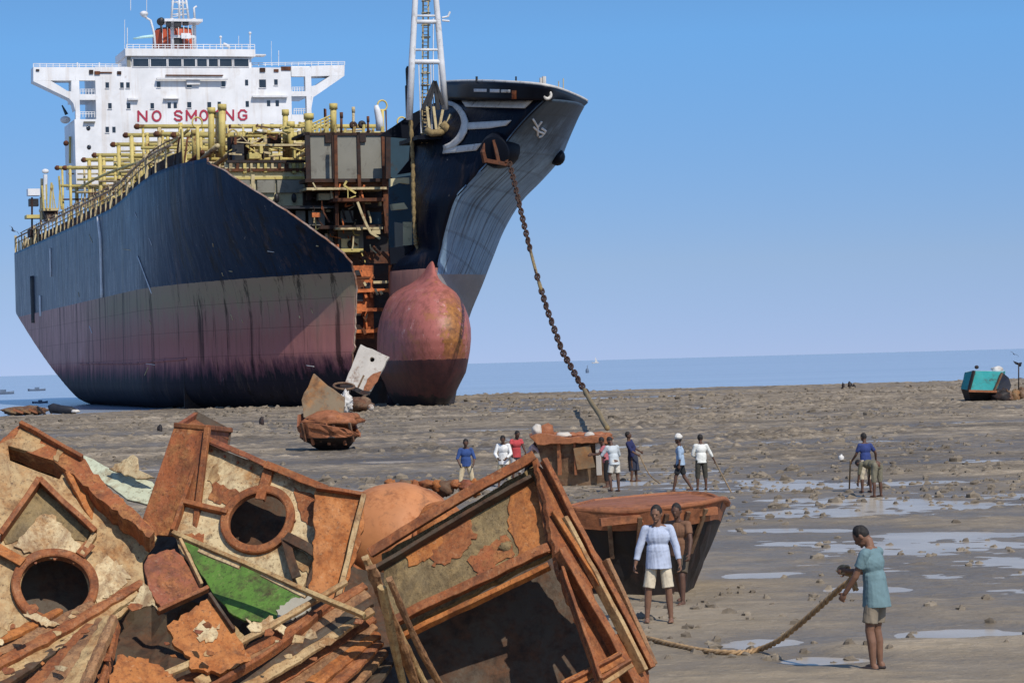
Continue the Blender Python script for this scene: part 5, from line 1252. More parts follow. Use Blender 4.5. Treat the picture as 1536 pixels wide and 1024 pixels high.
# --- rusty hull piece behind the blue shirted man
t = empty('hull_piece', (at(1000, 893, 43).x, 43, 0)); tag(t, 'dark curved hull piece with an orange rusted rim behind the two standing men', 'wreck'); ob = t.location
rim_ = catmull([P(850,762,42.6), P(930,768,42.2), P(1000,761,42.0), P(1050,755,42.2), P(1084,748,43.0), P(1090,756,44.6), P(1060,742,45.8), P(1000,742,46.2), P(890,752,46)], 5)
low = []
for p in rim_:
    c_ = V((P(960,893,43.6).x, .6, .02)); q = V((lerp(c_.x, p.x, .66)-.10, lerp(c_.y, p.y, .62), .03)); low.append(q)
hp = loft_tub('shell_plating', rim_, low, R3, t, n=7, amp=.02, seed=5, solid=.05)
rm2 = []
for p, q in zip(rim_, low): rm2.append(p.lerp(q, .22)+V((0, -.03, 0)))
loft_tub('rust_band', [p+V((0,-.05,.02)) for p in rim_], [p+V((0,-.05,0)) for p in rm2], R1, t, n=2, amp=.012, seed=6, solid=.05)
cap_ = [p+V((0,0,-.03)) for p in rim_]; MB().add(cap_, [tuple(range(len(cap_)))]).build('deck_plate', R1, t, solid=.05)
MB().tube(rim_+[rim_[0]], .05, 7).build('rim', R1, t, True)
for i in range(6):
    a = rim_[i*3+1]; MB().bar(a+V((0,-.04,-.1)), a.lerp(low[i*3+1], .55)+V((0,-.06,0)), .07, .05).build('rib', R2, t)
MB().bar(P(900,783,42), P(1075,765,42.4), .14, .12).build('rubbing_strake', R1, t)

# --- big chunk with upright plate, left of the bow
t = empty('wreck_chunk', (at(497, 676, 122).x, 122, 0)); tag(t, 'rounded rusty orange wreck chunk with a black belly and an upright triangular plate', 'wreck'); ob = t.location
pts_ = catmull([P(446,640,121.2), P(462,634,120.6), P(500,640,120.2), P(530,646,120.6), P(540,655,121.5), P(536,640,123), P(516,622,124), P(470,618,124), P(448,622,122.8)], 4)
bt3 = [V((p.x*.45+.1, p.y*.4+.3, .02)) for p in pts_]
md = [V((p.x*.93, p.y*.9, .62)) for p in pts_]
loft_tub('belly', md, bt3, R3, t, n=5, amp=.03, seed=9, solid=.06)
loft_tub('shell_plating', pts_, md, R1, t, n=4, amp=.05, seed=8, solid=.08)
top_ = [p+V((0,0,-.05)) for p in pts_]; lump(V((.0, .4, 1.35)), (1.25, 1.2, .42), 4.2, 26, 14, .35).build('torn_top', R1, t, True)
for i in range(7): MB().bar(P(452+i*12, 634+(i % 3)*4, 120.7), P(458+i*12, 662+(i % 2)*5, 120.9), .12, .09).build('rib', R1 if i % 2 else R2, t)
MB().prism([P(a, b, 122.6+(620-b)*.012) for a, b in jag([(455,626),(452,600),(470,560),(490,578),(516,596),(514,622),(486,630)], 1, 9, 2)], (.05, .12, 0)).build('upright_plate', R5, t, bevel=.02)

# --- pale plate leaning on the ship, white sheet, brown lump
g0 = at(545, 612, 222)
pl = PL(548, 552, 224, (-.15, -.93, .32)); o = pl.plate('leaning_plate', [(541,516),(584,535),(553,590),(547,592),(516,578)], .3, R4, None, [circ(558,539,3.6,14)], jagged=.8, step=9, bevel=.03)
tag(o, 'pale rust-stained steel plate with a round hole leaning beside the red bulb', 'plate')
pl.plate('torn_patch', [(560,560),(572,556),(566,572),(552,588),(545,586),(551,568)], .05, R1, o, off=.06, jagged=.8, step=6); pl.flange('stiffener', (546,563), (535,586), .12, .12, R2, o)
pl.flange('stiffener', (512,578), (556,592), .35, .3, R3, o)
mb = lump(at(518, 604, 214), (.55, .4, .72), 2.2, 26, 18, .8, 2.8); o = mb.build('crumpled_sheet', WHT, None, True); tag(o, 'crumpled white sheet metal lying beside the orange wreck chunk', 'scrap')
mb = lump(at(541, 606, 216), (1.0, .8, .62), 5.2, 22, 14, .28); o = mb.build('brown_lump', R2, None, True); tag(o, 'rounded brown scrap lump under the leaning pale plate', 'scrap')
mb = lump(at(556, 611, 213), (.25, .25, .26), 7.2, 14, 10, .2); o = mb.build('pale_lump', R4, None, True); tag(o, 'small pale lump on the mud right of the brown scrap lump', 'scrap')
o = MB().ring(at(516, 579, 217), (.1,-.3,1), .85, .10, n=26).build('steel_hoop', R2, None, True); tag(o, 'thin steel hoop lying at the foot of the leaning pale plate', 'hoop')

# --- teal boat remains at the right edge
TEAL = mat_rust('teal_boat_paint', (.02,.33,.32), (.10,.06,.035), (.03,.025,.02), .24, 1.0, bump=.3, bdist=.02)
t = empty('broken_boat', (at(1478, 602, 195).x, 195, 0)); tag(t, 'broken teal boat hull with dark underside lying on the far mud', 'boat'); ob = t.location
A = [P(1447,559,195.4), P(1460,556,193.4), P(1505,557,193.2), P(1508,556,197), P(1450,557,197)]
B = [P(1441,583,195.2), P(1452,585,193.0), P(1494,586,192.9), P(1506,584,197), P(1444,584,197)]
C = [P(1449,603,195.3), P(1457,603,193.8), P(1491,603,193.8), P(1502,603,197), P(1452,603,197)]
loft_tub('topsides', pad(A, 4), pad(B, 4), TEAL, t, n=3, amp=.015, seed=1, solid=.1); loft_tub('bottom', pad(B, 4), pad(C, 4), R3, t, n=3, amp=.02, seed=2, solid=.1)
MB().add([p+V((0,0,-.02)) for p in pad(A, 4)], [tuple(range(20))]).build('deck', mat_simple('pale_deck', (.42,.58,.60), (.3,.42,.45), 1), t, solid=.05)
MB().bar(P(1461,556,193.2), P(1453,586,192.9), .22, .14).build('corner_post', R3, t); MB().bar(P(1453,586,192.8), P(1495,587,192.7), .3, .16).build('rubbing_strake', R1, t); MB().bar(P(1503,559,193), P(1491,587,192.7), .18, .12).build('corner_post', R2, t)
MB().prism([P(1503,558,193.4), P(1513,566,193.6), P(1517,578,193.6), P(1514,586,193.5), P(1493,584,193.3)], (0, 2.2, 0)).build('stern_block', mat_simple('navy_paint', (.012,.016,.035), (.02,.022,.03), 2), t)
lump(P(1496,554,194), (.45,.4,.22), 3.3).build('heaped_net', WHT, t, True); MB().ell(P(1465,550.5,194.5), (.16,.16,.14), 10, 8).build('bollard', R3, t, True)
# scrap lying beside the boat
for i, (px, py, w_, h_, m) in enumerate([(1502,592,1.3,.55,R3),(1513,590,.6,.5,R2),(1523,587,.7,.55,R5),(1533,585,.8,.6,R2),(1528,596,1.2,.3,R3),(1498,600,.45,.2,WHT),(1544,588,.9,.5,R1)]):
    g_ = at(px, py+8, 193+i*.3); g_.z = h_*.55
    o = lump(g_, (w_*.5, .5, h_), i*5.1+1, 18, 12, .5, 2.4).build('boat_scrap', m, None, True); tag(o, ['black scrap lump touching the teal boat','small brown scrap lump right of the teal boat','olive scrap lump right of the teal boat','taller brown scrap lump at the far right edge','low black scrap heap in front of the far right lumps','pale flat scrap scrap piece at the foot of the teal boat','rust red scrap lump cut by the right edge'][i].replace('scrap scrap', 'scrap'), 'scrap')
# flag pole beyond the boat
fp = gnd(1528, 588, 0); a = at(1528, 566, fp.y); b = at(1528, 544, fp.y); fp.z = -.1
o = MB().tube([fp, b], .06, 6).build('marker_pole', R3, None, True); tag(o, 'thin dark marker pole with a small black flag beyond the teal boat', 'pole')
MB().prism([b, b+V((-.5,0,.2)), b+V((-.3,0,-.1)), b+V((.3,0,.05)), b+V((.2,0,-.3)), b+V((-.05,0,-.4))], (0,.06,0)).build('flag', mat_simple('black_cloth', (.02,.02,.025)), o)

# --- wreckage on the left shore
t = empty('log_wreck', (at(38, 621, 262).x, 262, 0)); tag(t, 'low brown heap of wreckage at the left water edge', 'wreck'); ob = t.location
lump(V((0, 0, .35)), (2.2, 1.2, .45), 1.1, 30, 12, .35, 2.2).build('hull_remains', R2, t, True)
for i in range(5): MB().bar(P(8+i*12, 614, 260.8), P(24+i*11, 619, 260.6), .16, .2).build('plank', R1 if i % 2 else R5, t)
MB().bar(P(56,610,260.5), P(68,622,260), .2, .16).build('plank', R3, t)
BLK = mat_simple('black_rubber', (.012,.014,.02), (.025,.025,.03), 2, .6)
t = MB(); A_ = [at(74,614,259), at(80,612,259), at(92,614,258.5), at(106,615,258), at(114,617,258)]
o = t.tube(A_, [.42,.5,.42,.38,.25], 12).build('black_fender', BLK, None, True); tag(o, 'long black rubber fender on the shore beside the ship', 'fender')
o = lump(at(113,616.5,256.5), (.42,.3,.18), 9.3).build('white_sack', WHT, None, True); tag(o, 'small white sack between the black fender and the ship', 'sack')

# --- boats far out, gulls
def tiny_boat(px, py, L, m, label, mast=False):
    g_ = gnd(px, py, -.1); Yb = g_.y
    mb = MB(); n = 8; rows = []
    for k in range(n+1):
        s_ = k/n*2-1; w_ = (1-abs(s_)**2.5)*L*.14; h_ = L*.09*(1+.5*s_*s_)
        rows.append([(s_*L/2, -w_, h_), (s_*L/2, -w_*.6, -.1), (s_*L/2, w_*.6, -.1), (s_*L/2, w_, h_)])
    mb.grid(rows); t_ = mb.build('small_boat', m, None, True, solid=.08); t_.location = g_
    MB().box((-L*.1, -L*.07, L*.05), (L*.14, L*.07, L*.2)).build('cabin', m, t_)
    if mast: MB().prism([(0,0,L*.1), (L*.35,0,L*.12), (0,0,L*.9)], (0,.05,0)).build('sail', WHT, t_)
    tag(t_, label, 'boat')
DK = mat_simple('dark_boat_paint', (.13,.18,.25), (.09,.12,.17), 1)
tiny_boat(4, 591, 5, DK, 'low dark boat on the sea cut by the left edge'); tiny_boat(55, 586, 4.5, DK, 'small dark boat with a cabin on the sea left of the ship'); tiny_boat(60, 604.5, 2.2, DK, 'tiny dark boat nearest the left shore')
tiny_boat(893, 544.6, 9, WHT, 'tiny white sailing boat on the horizon right of the chain', True)
g_ = gnd(881, 559, -.1); o = MB().ell(g_+V((0,0,.5)), (.55,.55,1.0), 12, 8).tube([g_, g_+V((.1,0,2.4))], .12, 6).build('buoy', DK, None, True); tag(o, 'small dark buoy standing in the sea right of the chain', 'buoy')
def gull(px, py, Y, s_, label, rz):
    mb = MB(); mb.ell((0,0,0), (.09*s_,.28*s_,.08*s_), 10, 8)
    for k in (-1, 1): mb.add([(0,.10*s_,0), (k*.42*s_,.04*s_,.18*s_), (k*.8*s_,-.1*s_,.06*s_), (k*.4*s_,-.1*s_,.15*s_), (0,-.1*s_,0)], [(0,1,2,3,4)])
    o = mb.build('seabird', DK, None, True, solid=.02); o.location = at(px, py, Y); o.rotation_euler = (0.3, .5, rz); tag(o, label, 'bird')
gull(20, 346, 210, .9, 'dark seabird flying left of the ship', 1.1); gull(1521, 531, 190, .5, 'dark seabird flying above the marker pole', .4)
# stub timbers and stones standing out of the mud
for i, (px, py, w_, h_, lb) in enumerate([(393,638,.35,.42,'dark stub standing in the mud left of the orange wreck chunk'),(1265,585,.3,.5,'dark stump on the far mud flat'),(1275,581,.5,.5,'broad dark stump beside the thin one on the far mud flat'),(1281,582,.35,.3,'small dark stump at the right of the pair on the far flat'),(725,588,.3,.5,'dark stump on the mud just right of the ship'),(240,647,.35,.3,'dark stone on the mud behind the leaning rusty box'),(1262,690,.2,.14,'white rag on the mud left of the blue shirted worker'),(1365,582,.4,.2,'flat stone on the far mud at right')]):
    g_ = gnd(px, py, 0); g_.z = gz(g_.x, g_.y)+h_*.3; o = lump(g_, (w_*.5, w_*.5, h_), i*4.4, 14, 10, .35).build('mud_stump' if i != 6 else 'white_rag', R3 if i != 6 else WHT, None, True); tag(o, lb, 'stump' if i not in (5, 6, 7) else ('stone' if i != 6 else 'rag'))
# loose clods all over the flat: nobody could count them
mb = MB(); r = random.Random(5); Rn = []
k_ = 0
while k_ < 4200:
    Yc = 33*math.exp(r.random()*2.15); Xc = r.uniform(-.22, .22)*Yc
    m_ = float(fbm(np.array([Xc*.09+3]), np.array([Yc*.05]), 3, 31)[0])
    if r.random() > max(.05, (m_-.36)*5) or Yc > 285 or (Xc < -30 and Yc > 235): continue
    k_ += 1; s_ = r.uniform(.018, .055)*(1+Yc/70)*(1.8 if r.random() < .05 else 1)
    c_ = V((Xc, Yc, gz(Xc, Yc)+s_*.1)); n0_ = len(mb.v); q = r.random()*6
    for z_, rr, nn in ((-.3, 1.0, 6), (.35, .8, 6), (.62, .35, 6)):
        for i in range(nn):
            a = q+i*2*math.pi/nn; u_ = rr*r.uniform(.5, 1.4); mb.v.append(c_+V((math.cos(a)*s_*u_*1.25, math.sin(a)*s_*u_, s_*z_*r.uniform(.6, 1.5))))
    for j in range(2):
        for i in range(6): mb.f.append((n0_+j*6+i, n0_+j*6+(i+1) % 6, n0_+j*6+6+(i+1) % 6, n0_+j*6+6+i))
    mb.f.append(tuple(n0_+12+i for i in range(6)))
o = mb.build('mud_clods', mat_simple('clod_mud', (.26,.21,.15), (.12,.095,.068), 1.2, .9, .4, .02), None); tag(o, kind='stuff')
# ================================================================== SCRAP HEAP IN THE FOREGROUND
TAN = mat_rust('tan_stained_plate', (.52,.355,.165), (.42,.20,.07), (.17,.075,.03), 0.42, 3.2, bump=.6, bdist=.03, edge=.10, fine=.6, dent=1.6)
CREAMP = mat_rust('cream_scrap_paint', (.66,.51,.28), (.48,.25,.09), (.20,.09,.035), 0.4, 3.4, bump=.5, bdist=.025, edge=.08, dent=1.6)
RUSTR = mat_rust('deep_rust', (.36,.105,.03), (.46,.20,.065), (.12,.036,.015), 0.5, 4.0, bump=.9, bdist=.03, dent=1.6)
ORAN = mat_rust('orange_rust', (.50,.18,.042), (.42,.13,.03), (.19,.065,.022), 0.48, 3.6, bump=.7, bdist=.03, dent=1.6)
OFL = mat_rust('flange_rust', (.37,.135,.042), (.33,.10,.03), (.14,.05,.022), 0.55, 4.5, bump=.7, bdist=.025, dent=1.6)
MOSS = mat_rust('muddy_plate', (.27,.19,.085), (.36,.24,.10), (.10,.065,.03), 0.5, 3.6, bump=1.0, bdist=.04, edge=.1, dent=1.6)
GREEN = mat_rust('green_scrap_paint', (.115,.235,.035), (.10,.085,.03), (.05,.05,.02), 0.3, 3.0, bump=.3, bdist=.01, dent=1.6)
PALEG = mat_rust('pale_green_paint', (.58,.60,.42), (.50,.42,.24), (.3,.2,.1), 0.22, 2.4, bump=.3, bdist=.01, dent=1.6)
REDB = mat_rust('red_brown_plate', (.30,.085,.035), (.40,.15,.05), (.11,.036,.018), 0.5, 3.8, bump=.7, bdist=.03, dent=1.6)
FIB = mat_rust('fibrous_strip', (.40,.215,.095), (.36,.17,.07), (.11,.05,.028), 0.5, 5.0, bump=.9, bdist=.03, stretch=(1,1,1), edge=.10, dent=1.6)
VOID = mat_rust('void_shade', (.085,.060,.036), (.12,.055,.026), (.035,.022,.014), 0.5, 2.4, bump=.7, bdist=.04)  # dark tone stands in for shade in the gaps and hollows of the heap
YRAIL = mat_rust('pale_rail', (.52,.36,.16), (.45,.24,.09), (.2,.1,.04), 0.42, 4.5, bump=.5, dent=1.6)
SALM = mat_rust('salmon_primer', (.56,.225,.085), (.46,.16,.05), (.2,.07,.03), .35, 2.4, bump=.5)
def T(o, label, cat): return tag(o, label, cat)

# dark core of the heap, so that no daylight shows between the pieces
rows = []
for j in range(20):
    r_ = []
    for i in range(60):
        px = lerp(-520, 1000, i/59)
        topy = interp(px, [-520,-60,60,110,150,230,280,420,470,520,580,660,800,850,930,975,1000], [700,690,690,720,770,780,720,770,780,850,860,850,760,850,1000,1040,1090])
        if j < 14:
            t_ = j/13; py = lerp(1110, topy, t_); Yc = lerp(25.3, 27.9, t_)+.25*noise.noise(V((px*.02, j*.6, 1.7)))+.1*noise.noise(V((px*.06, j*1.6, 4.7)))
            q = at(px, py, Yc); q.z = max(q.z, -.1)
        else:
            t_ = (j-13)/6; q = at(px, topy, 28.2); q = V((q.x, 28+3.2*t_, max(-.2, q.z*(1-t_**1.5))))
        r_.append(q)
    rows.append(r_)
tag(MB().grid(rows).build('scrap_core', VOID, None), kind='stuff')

# 1 left plate with slot, triangular recess and ring hole
pl = PL(90, 820, 25.6, (.22, -.80, .56))
slot = [(12,668),(40,676),(78,689),(96,704),(89,718),(56,706),(15,690)]
tri = [(58,731),(88,752),(136,798),(128,812),(96,808),(60,800),(8,816),(4,806),(30,768)]
o = pl.plate('ring_plate', [(-60,690),(0,664),(28,655),(90,675),(125,700),(170,742),(236,806),(214,842),(218,890),(190,915),(120,965),(60,985),(-60,1010)], .06, TAN, None, [slot, circ(82,882,51,36)], jagged=2.28, step=12, seed=3)
T(o, 'large tan rust stained plate with a ring collar hole and a slot at far left', 'plate')
pl.plate('hole_shade', circ(84,880,70,24), .03, VOID, o, off=-.5, bevel=0); pl.plate('hole_shade', [(0,660),(100,690),(100,730),(0,700)], .03, VOID, o, off=-.3, bevel=0); pl.collar('ring_collar', 82, 882, .325, .085, .06, OFL, o)  # dark plates behind the openings stand in for their inner shade
pl.flange('flange', (58,728), (0,812), .055, .15, OFL, o); pl.flange('flange', (58,728), (142,806), .055, .15, OFL, o); pl.flange('flange', (142,806), (122,838), .05, .10, TAN, o)
pl.plate('recess_plate', tri, .02, MOSS, o, off=.012, jagged=1.90, step=9, seed=4); pl.plate('bright_patch', [(20,818),(60,772),(78,770),(122,818),(108,834),(60,838)], .015, CREAMP, o, off=.028, jagged=2.85, step=6, seed=6)
pl.flange('stiffener', (-30,812), (34,850), .10, .10, ORAN, o); pl.flange('stiffener', (118,838), (134,820), .10, .10, OFL, o)
pl.plate('flaked_patch', [(140,858),(160,832),(184,846),(196,864),(180,882),(146,906)], .02, CREAMP, o, off=.012, jagged=3.80, step=4, seed=8)
pl.plate('flaked_patch', [(-40,870),(12,862),(20,930),(-20,975)], .02, TAN, o, off=.012, jagged=3.80, step=5, seed=9)
# 2 box beam capping the plate
pb = PL(70, 670, 26.2, (.10, -.70, .70))
o = pb.plate('box_beam', [(-20,676),(28,638),(88,662),(128,688),(136,703),(232,796),(224,806),(120,722),(98,704),(80,690),(42,678),(10,664)], .22, RUSTR, None, jagged=2.28, step=7, seed=2)
T(o, 'rust red box beam with flaked flat top lying along the upper left plate', 'beam')
pb.plate('worn_top', [(30,642),(62,653),(60,664),(38,668),(22,656)], .02, TAN, o, off=.012, jagged=2.28, step=4, seed=5); pb.plate('worn_top', [(88,668),(100,672),(86,692),(80,688)], .02, TAN, o, off=.012, jagged=1.90, step=4, seed=7)
pb.flange('edge_flange', (30,640), (124,690), .04, .08, OFL, o)
pl2 = PL(170, 770, 26.0, (.5, -.72, .48)); o2 = pl2.plate('side_plate', [(98,706),(130,700),(238,800),(222,826),(150,800)], .05, ORAN, None, jagged=2.66, step=8, seed=12); T(o2, 'orange rusted side plate sloping down from the box beam at upper left', 'plate')
# 3 pale sheets behind
pp = PL(170, 705, 29.0, (-.1, -.62, .78))
o = pp.plate('pale_sheet', [(106,672),(130,684),(166,702),(210,712),(244,734),(236,760),(190,748),(140,712)], .03, PALEG, None, jagged=1.52, step=9, seed=1); T(o, 'pale green sheet lying flat behind the left beam', 'sheet')
pp2 = PL(190, 698, 28.8, (-.35, -.8, .5)); o = pp2.plate('pale_sheet', [(162,702),(200,681),(206,686),(207,704),(232,716),(204,718)], .03, CREAMP, None, jagged=1.52, step=6, seed=2); T(o, 'cream bent sheet with an upturned corner behind the left beam', 'sheet')
# 4 leaning rusty box
t4 = empty('rusty_box', at(280, 790, 27.4)); tag(t4, 'tall leaning rust red box with a torn open top', 'box')
ob4 = V(t4.location)
fr = [at(262,637,27.0), at(312,641,26.85), at(292,806,26.5), at(206,800,26.6)]; bk = [p+V((.12,.75,.12)) for p in fr]
bk[1] = at(346,645,27.9); bk[2] = at(322,800,27.5)
fr = [p-ob4 for p in fr]; bk = [p-ob4 for p in bk]
def quad(name, a, b, c, d, mat, par, th=.04): return MB().grid([[V(a).lerp(V(b), i/6)+(V(d).lerp(V(c), i/6)-V(a).lerp(V(b), i/6))*(j/8)+V((0, .012*noise.noise(V((i, j, 3.3))), 0)) for i in range(7)] for j in range(9)]).build(name, mat, par, solid=th, bevel=.006)
quad('front_plate', fr[0], fr[1], fr[2], fr[3], RUSTR, t4); quad('side_plate', fr[1], bk[1], bk[2], fr[2], REDB, t4); quad('side_plate', bk[0], fr[0], fr[3], bk[3], REDB, t4); quad('back_plate', bk[1], bk[0], bk[3], bk[2], VOID, t4)
quad('lid_plate', fr[0]+V((.03,.04,-.04)), fr[1]+V((0,.04,-.02)), bk[1]+V((0,0,-.10)), bk[0]+V((0,0,-.06)), OFL, t4)
MB().bar(fr[0], fr[1], .05, .05).build('rim', OFL, t4, bevel=.008); MB().bar(fr[1], bk[1], .05, .05).build('rim', OFL, t4, bevel=.008); MB().bar(fr[1]+V((0,-.03,0)), fr[2]+V((0,-.03,0)), .06, .05).build('corner_strip', OFL, t4, bevel=.008)
# 5 cream framed panel (its core plate keeps the hole dark) with ring hole
p5 = PL(380, 780, 26.4, (-.16, -.84, .52))
o = p5.plate('framed_panel', [(308,662),(402,702),(492,738),(486,800),(458,872),(440,912),(330,880),(270,830),(262,800),(290,716)], .06, CREAMP, None, [circ(388,781,46,36)], jagged=1.90, step=12, seed=5)
T(o, 'cream panel framed by rusty flanges with a large round hole in the middle', 'panel')
p5.plate('hole_shade', circ(390,778,62,24), .03, VOID, o, off=-.45, bevel=0); p5.collar('ring_collar', 388, 781, .292, .085, .05, OFL, o)
for a, b, w_, h_, m in [((308,662),(402,703),.06,.12,REDB),((402,703),(494,741),.08,.12,OFL),((408,700),(392,752),.10,.06,OFL),((310,664),(262,800),.04,.10,OFL),((278,756),(344,772),.05,.10,OFL),((450,872),(432,812),.09,.10,VOID),((432,812),(478,838),.10,.12,VOID),((262,802),(330,842),.04,.06,YRAIL)]:
    p5.flange('flange', a, b, w_, h_, m, o)
p5.plate('flaked_patch', [(318,700),(326,694),(330,716),(318,726),(310,720)], .01, TAN, o, off=.01, jagged=2.85, step=4, seed=3); p5.plate('flaked_patch', [(432,838),(450,826),(468,838),(462,860),(444,852)], .015, TAN, o, off=.012, jagged=2.85, step=4, seed=4)
def bolts(pl_, pts_, r_, par, mat=REDB):
    for px, py in pts_:
        c_ = pl_(px, py, .012); MB().tube([c_, c_+pl_.n*.02], r_, 6).build('bolt', mat, par)
bolts(p5, [(lerp(318,396,k/4), lerp(676,711,k/4)) for k in range(5)], .014, o); bolts(p5, [(388+54*math.cos(a), 781+43*math.sin(a)) for a in [k*math.pi/5 for k in range(10)]], .016, o)
bolts(pl, [(82+58*math.cos(a), 882+43*math.sin(a)) for a in [k*math.pi/6 for k in range(12)]], .016, bpy.data.objects['ring_plate'])
p5.plate('rust_sheet', [(322,722),(372,742),(350,760),(312,748)], .01, RUSTR, o, off=.011, jagged=3, step=5, seed=31); p5.plate('rust_sheet', [(440,730),(484,746),(478,790),(452,780)], .01, OFL, o, off=.011, jagged=3, step=5, seed=32); p5.plate('rust_sheet', [(276,800),(306,800),(300,836),(280,826)], .01, RUSTR, o, off=.011, jagged=3, step=5, seed=33)
# 6 orange strip standing right of it
p6 = PL(500, 810, 26.0, (.1, -.88, .46)); o = p6.plate('orange_plate', [(474,732),(512,735),(548,744),(542,812),(526,860),(508,905),(464,892),(470,820)], .06, ORAN, None, jagged=2.85, step=8, seed=7)
T(o, 'upright orange rust plate right of the cream panel', 'plate'); p6.flange('edge_flange', (546,746), (506,906), .05, .10, TAN, o); p6.flange('edge_flange', (474,734), (548,744), .04, .07, OFL, o)
# 7 green plate with long pale rail
p7 = PL(380, 870, 25.6, (-.25, -.66, .70)); o = p7.plate('green_plate', [(272,806),(300,822),(360,846),(440,872),(474,896),(430,912),(404,934),(366,930),(342,916),(316,884),(296,852)], .04, GREEN, None, jagged=1.90, step=8, seed=8)
T(o, 'bright green painted plate wedged below the cream panel', 'plate'); p7.plate('scraped_patch', [(414,914),(440,896),(468,892),(466,912),(430,932),(418,928)], .015, mat_simple('grey_scrape', (.46,.42,.33), (.34,.30,.22), 4), o, off=.012, jagged=1.90, step=4, seed=2)
pr = PL(400, 855, 25.1, (-.2, -.7, .68)); o = pr.flange('long_rail', (262,802), (548,926), .045, .06, YRAIL); T(o, 'long thin pale rail slanting across the green plate', 'rail'); pr.flange('rail_lip', (300,826), (360,852), .05, .03, CREAMP, o, off=-.01); pr.flange('rail_lip', (392,862), (460,894), .055, .03, CREAMP, o, off=-.01)
# 8 red-brown plates in the middle
p8 = PL(260, 870, 25.0, (.2, -.74, .64)); o = p8.plate('red_brown_plate', [(222,832),(262,822),(286,850),(304,884),(278,900),(244,914),(222,880),(216,852)], .04, REDB, None, jagged=2.66, step=6, seed=9); T(o, 'red brown plate with a torn edge left of the green plate', 'plate'); p8.flange('edge_flange', (236,922), (312,886), .04, .08, OFL, o); p8.flange('edge_flange', (270,812), (302,880), .03, .06, TAN, o)
p8b = PL(300, 940, 24.4, (.1, -.72, .68)); o = p8b.plate('curled_plate', [(250,938),(280,918),(312,896),(340,930),(362,962),(376,990),(330,1010),(284,1000),(286,985),(262,968)], .05, ORAN, None, jagged=3.80, step=6, seed=10); T(o, 'curled orange plate with pale flaking below the red brown plate', 'plate'); p8b.plate('flaked_patch', [(290,945),(306,928),(314,944),(330,934),(322,958),(300,962)], .015, CREAMP, o, off=.012, jagged=3.80, step=4, seed=3); p8b.flange('edge_flange', (314,894), (352,948), .03, .06, VOID, o)
# 9 torn bits
rr = random.Random(21)
bits = [((188,905),(200,902),(214,872),(222,878),(236,914),(228,906),(210,912)), ((368,926),(384,938),(404,922),(430,940),(426,952),(400,936),(390,954)), ((34,920),(46,916),(60,922),(90,936),(70,940),(50,928)), ((46,856),(80,854),(78,874),(62,892),(44,872)), ((350,936),(364,950),(372,962),(366,970),(354,956))]
lab = ['pale torn metal scrap with sharp prongs in the dark gap left of centre','pale torn bracket with prongs below the green plate','thin white bent bar at the lower rim of the left ring hole','orange torn fragment seen inside the left ring hole','small pale clip below the green plate']
for i, b in enumerate(bits):
    q = PL(b[0][0], b[0][1], 24.6 if i != 3 else 26.6, (rr.uniform(-.3,.3), -.85, .45)); o = q.plate('torn_fragment', list(b), .025, [CREAMP,CREAMP,CREAMP,ORAN,YRAIL][i], None, jagged=1.90, step=4, seed=i, bevel=.004); T(o, lab[i], 'fragment')
# 10 bundles of bent fibrous strips
def bundle(name, label, strips, mat_list, Y, seed):
    t_ = empty(name, at(strips[0][0][0], strips[0][0][1], Y)); tag(t_, label, 'strips'); o_ = V(t_.location); r2 = random.Random(seed)
    for i, (a, b, w_, h_) in enumerate(strips):
        y0 = Y-.06*(i % 4); pa, pb_ = at(a[0], a[1], y0), at(b[0], b[1], y0+1.1)
        mid = pa.lerp(pb_, .5)+V((r2.uniform(-.02,.02), 0, r2.uniform(-.06,-.01))); pts = catmull([pa, mid, pb_], 16); mb = MB(); n = len(pts); nrm = V((-.2,-.75,.63)).normalized(); base = len(mb.v)
        for k, p in enumerate(pts):
            d = (pts[min(k+1, n-1)]-pts[max(k-1, 0)]).normalized(); s_ = d.cross(nrm).normalized(); ww = w_*(1-.35*(k/n)**3)*(1+.30*noise.noise(V((k*.5, i*3, seed)))); u_ = s_.cross(d).normalized()
            for q_ in (-1, -.5, 0, .5, 1): mb.v.append(p+s_*ww*q_*.5+u_*(h_*.5*(1-.35*abs(q_))+.012*noise.noise(V((k*.8, q_*3, i*5+seed))))-o_)
            for q_ in (1, -1): mb.v.append(p+s_*ww*q_*.5-u_*h_*.5-o_)
        for k in range(n-1):
            for j in range(7): mb.f.append((base+k*7+j, base+k*7+(j+1) % 7, base+(k+1)*7+(j+1) % 7, base+(k+1)*7+j))
        mb.f.append(tuple(base+j for j in range(7))); mb.f.append(tuple(base+(n-1)*7+j for j in range(7)))
        mb.build('bent_strip', mat_list[i % len(mat_list)], t_, bevel=.006)
bundle('strip_bundle', 'long splintered brown strips rising from the lower left corner past the ring hole', [((-60,1000),(140,905),.14,.05),((-70,1030),(214,874),.12,.07),((-60,1045),(205,888),.13,.05),((-50,1060),(180,905),.13,.06),((-40,1075),(150,930),.14,.05),((-60,975),(90,915),.12,.05),((-30,1090),(130,950),.14,.05)], [FIB, OFL, TAN, VOID, FIB, ORAN], 23.9, 3)
bundle('strip_bundle', 'bundle of wide splintered strips with a bent end at bottom left', [((0,1080),(140,938),.22,.05),((30,1085),(158,930),.22,.06),((70,1085),(166,926),.18,.05),((105,1080),(171,926),.10,.09),((135,1070),(176,935),.06,.09)], [OFL, FIB, TAN, FIB], 23.2, 5)
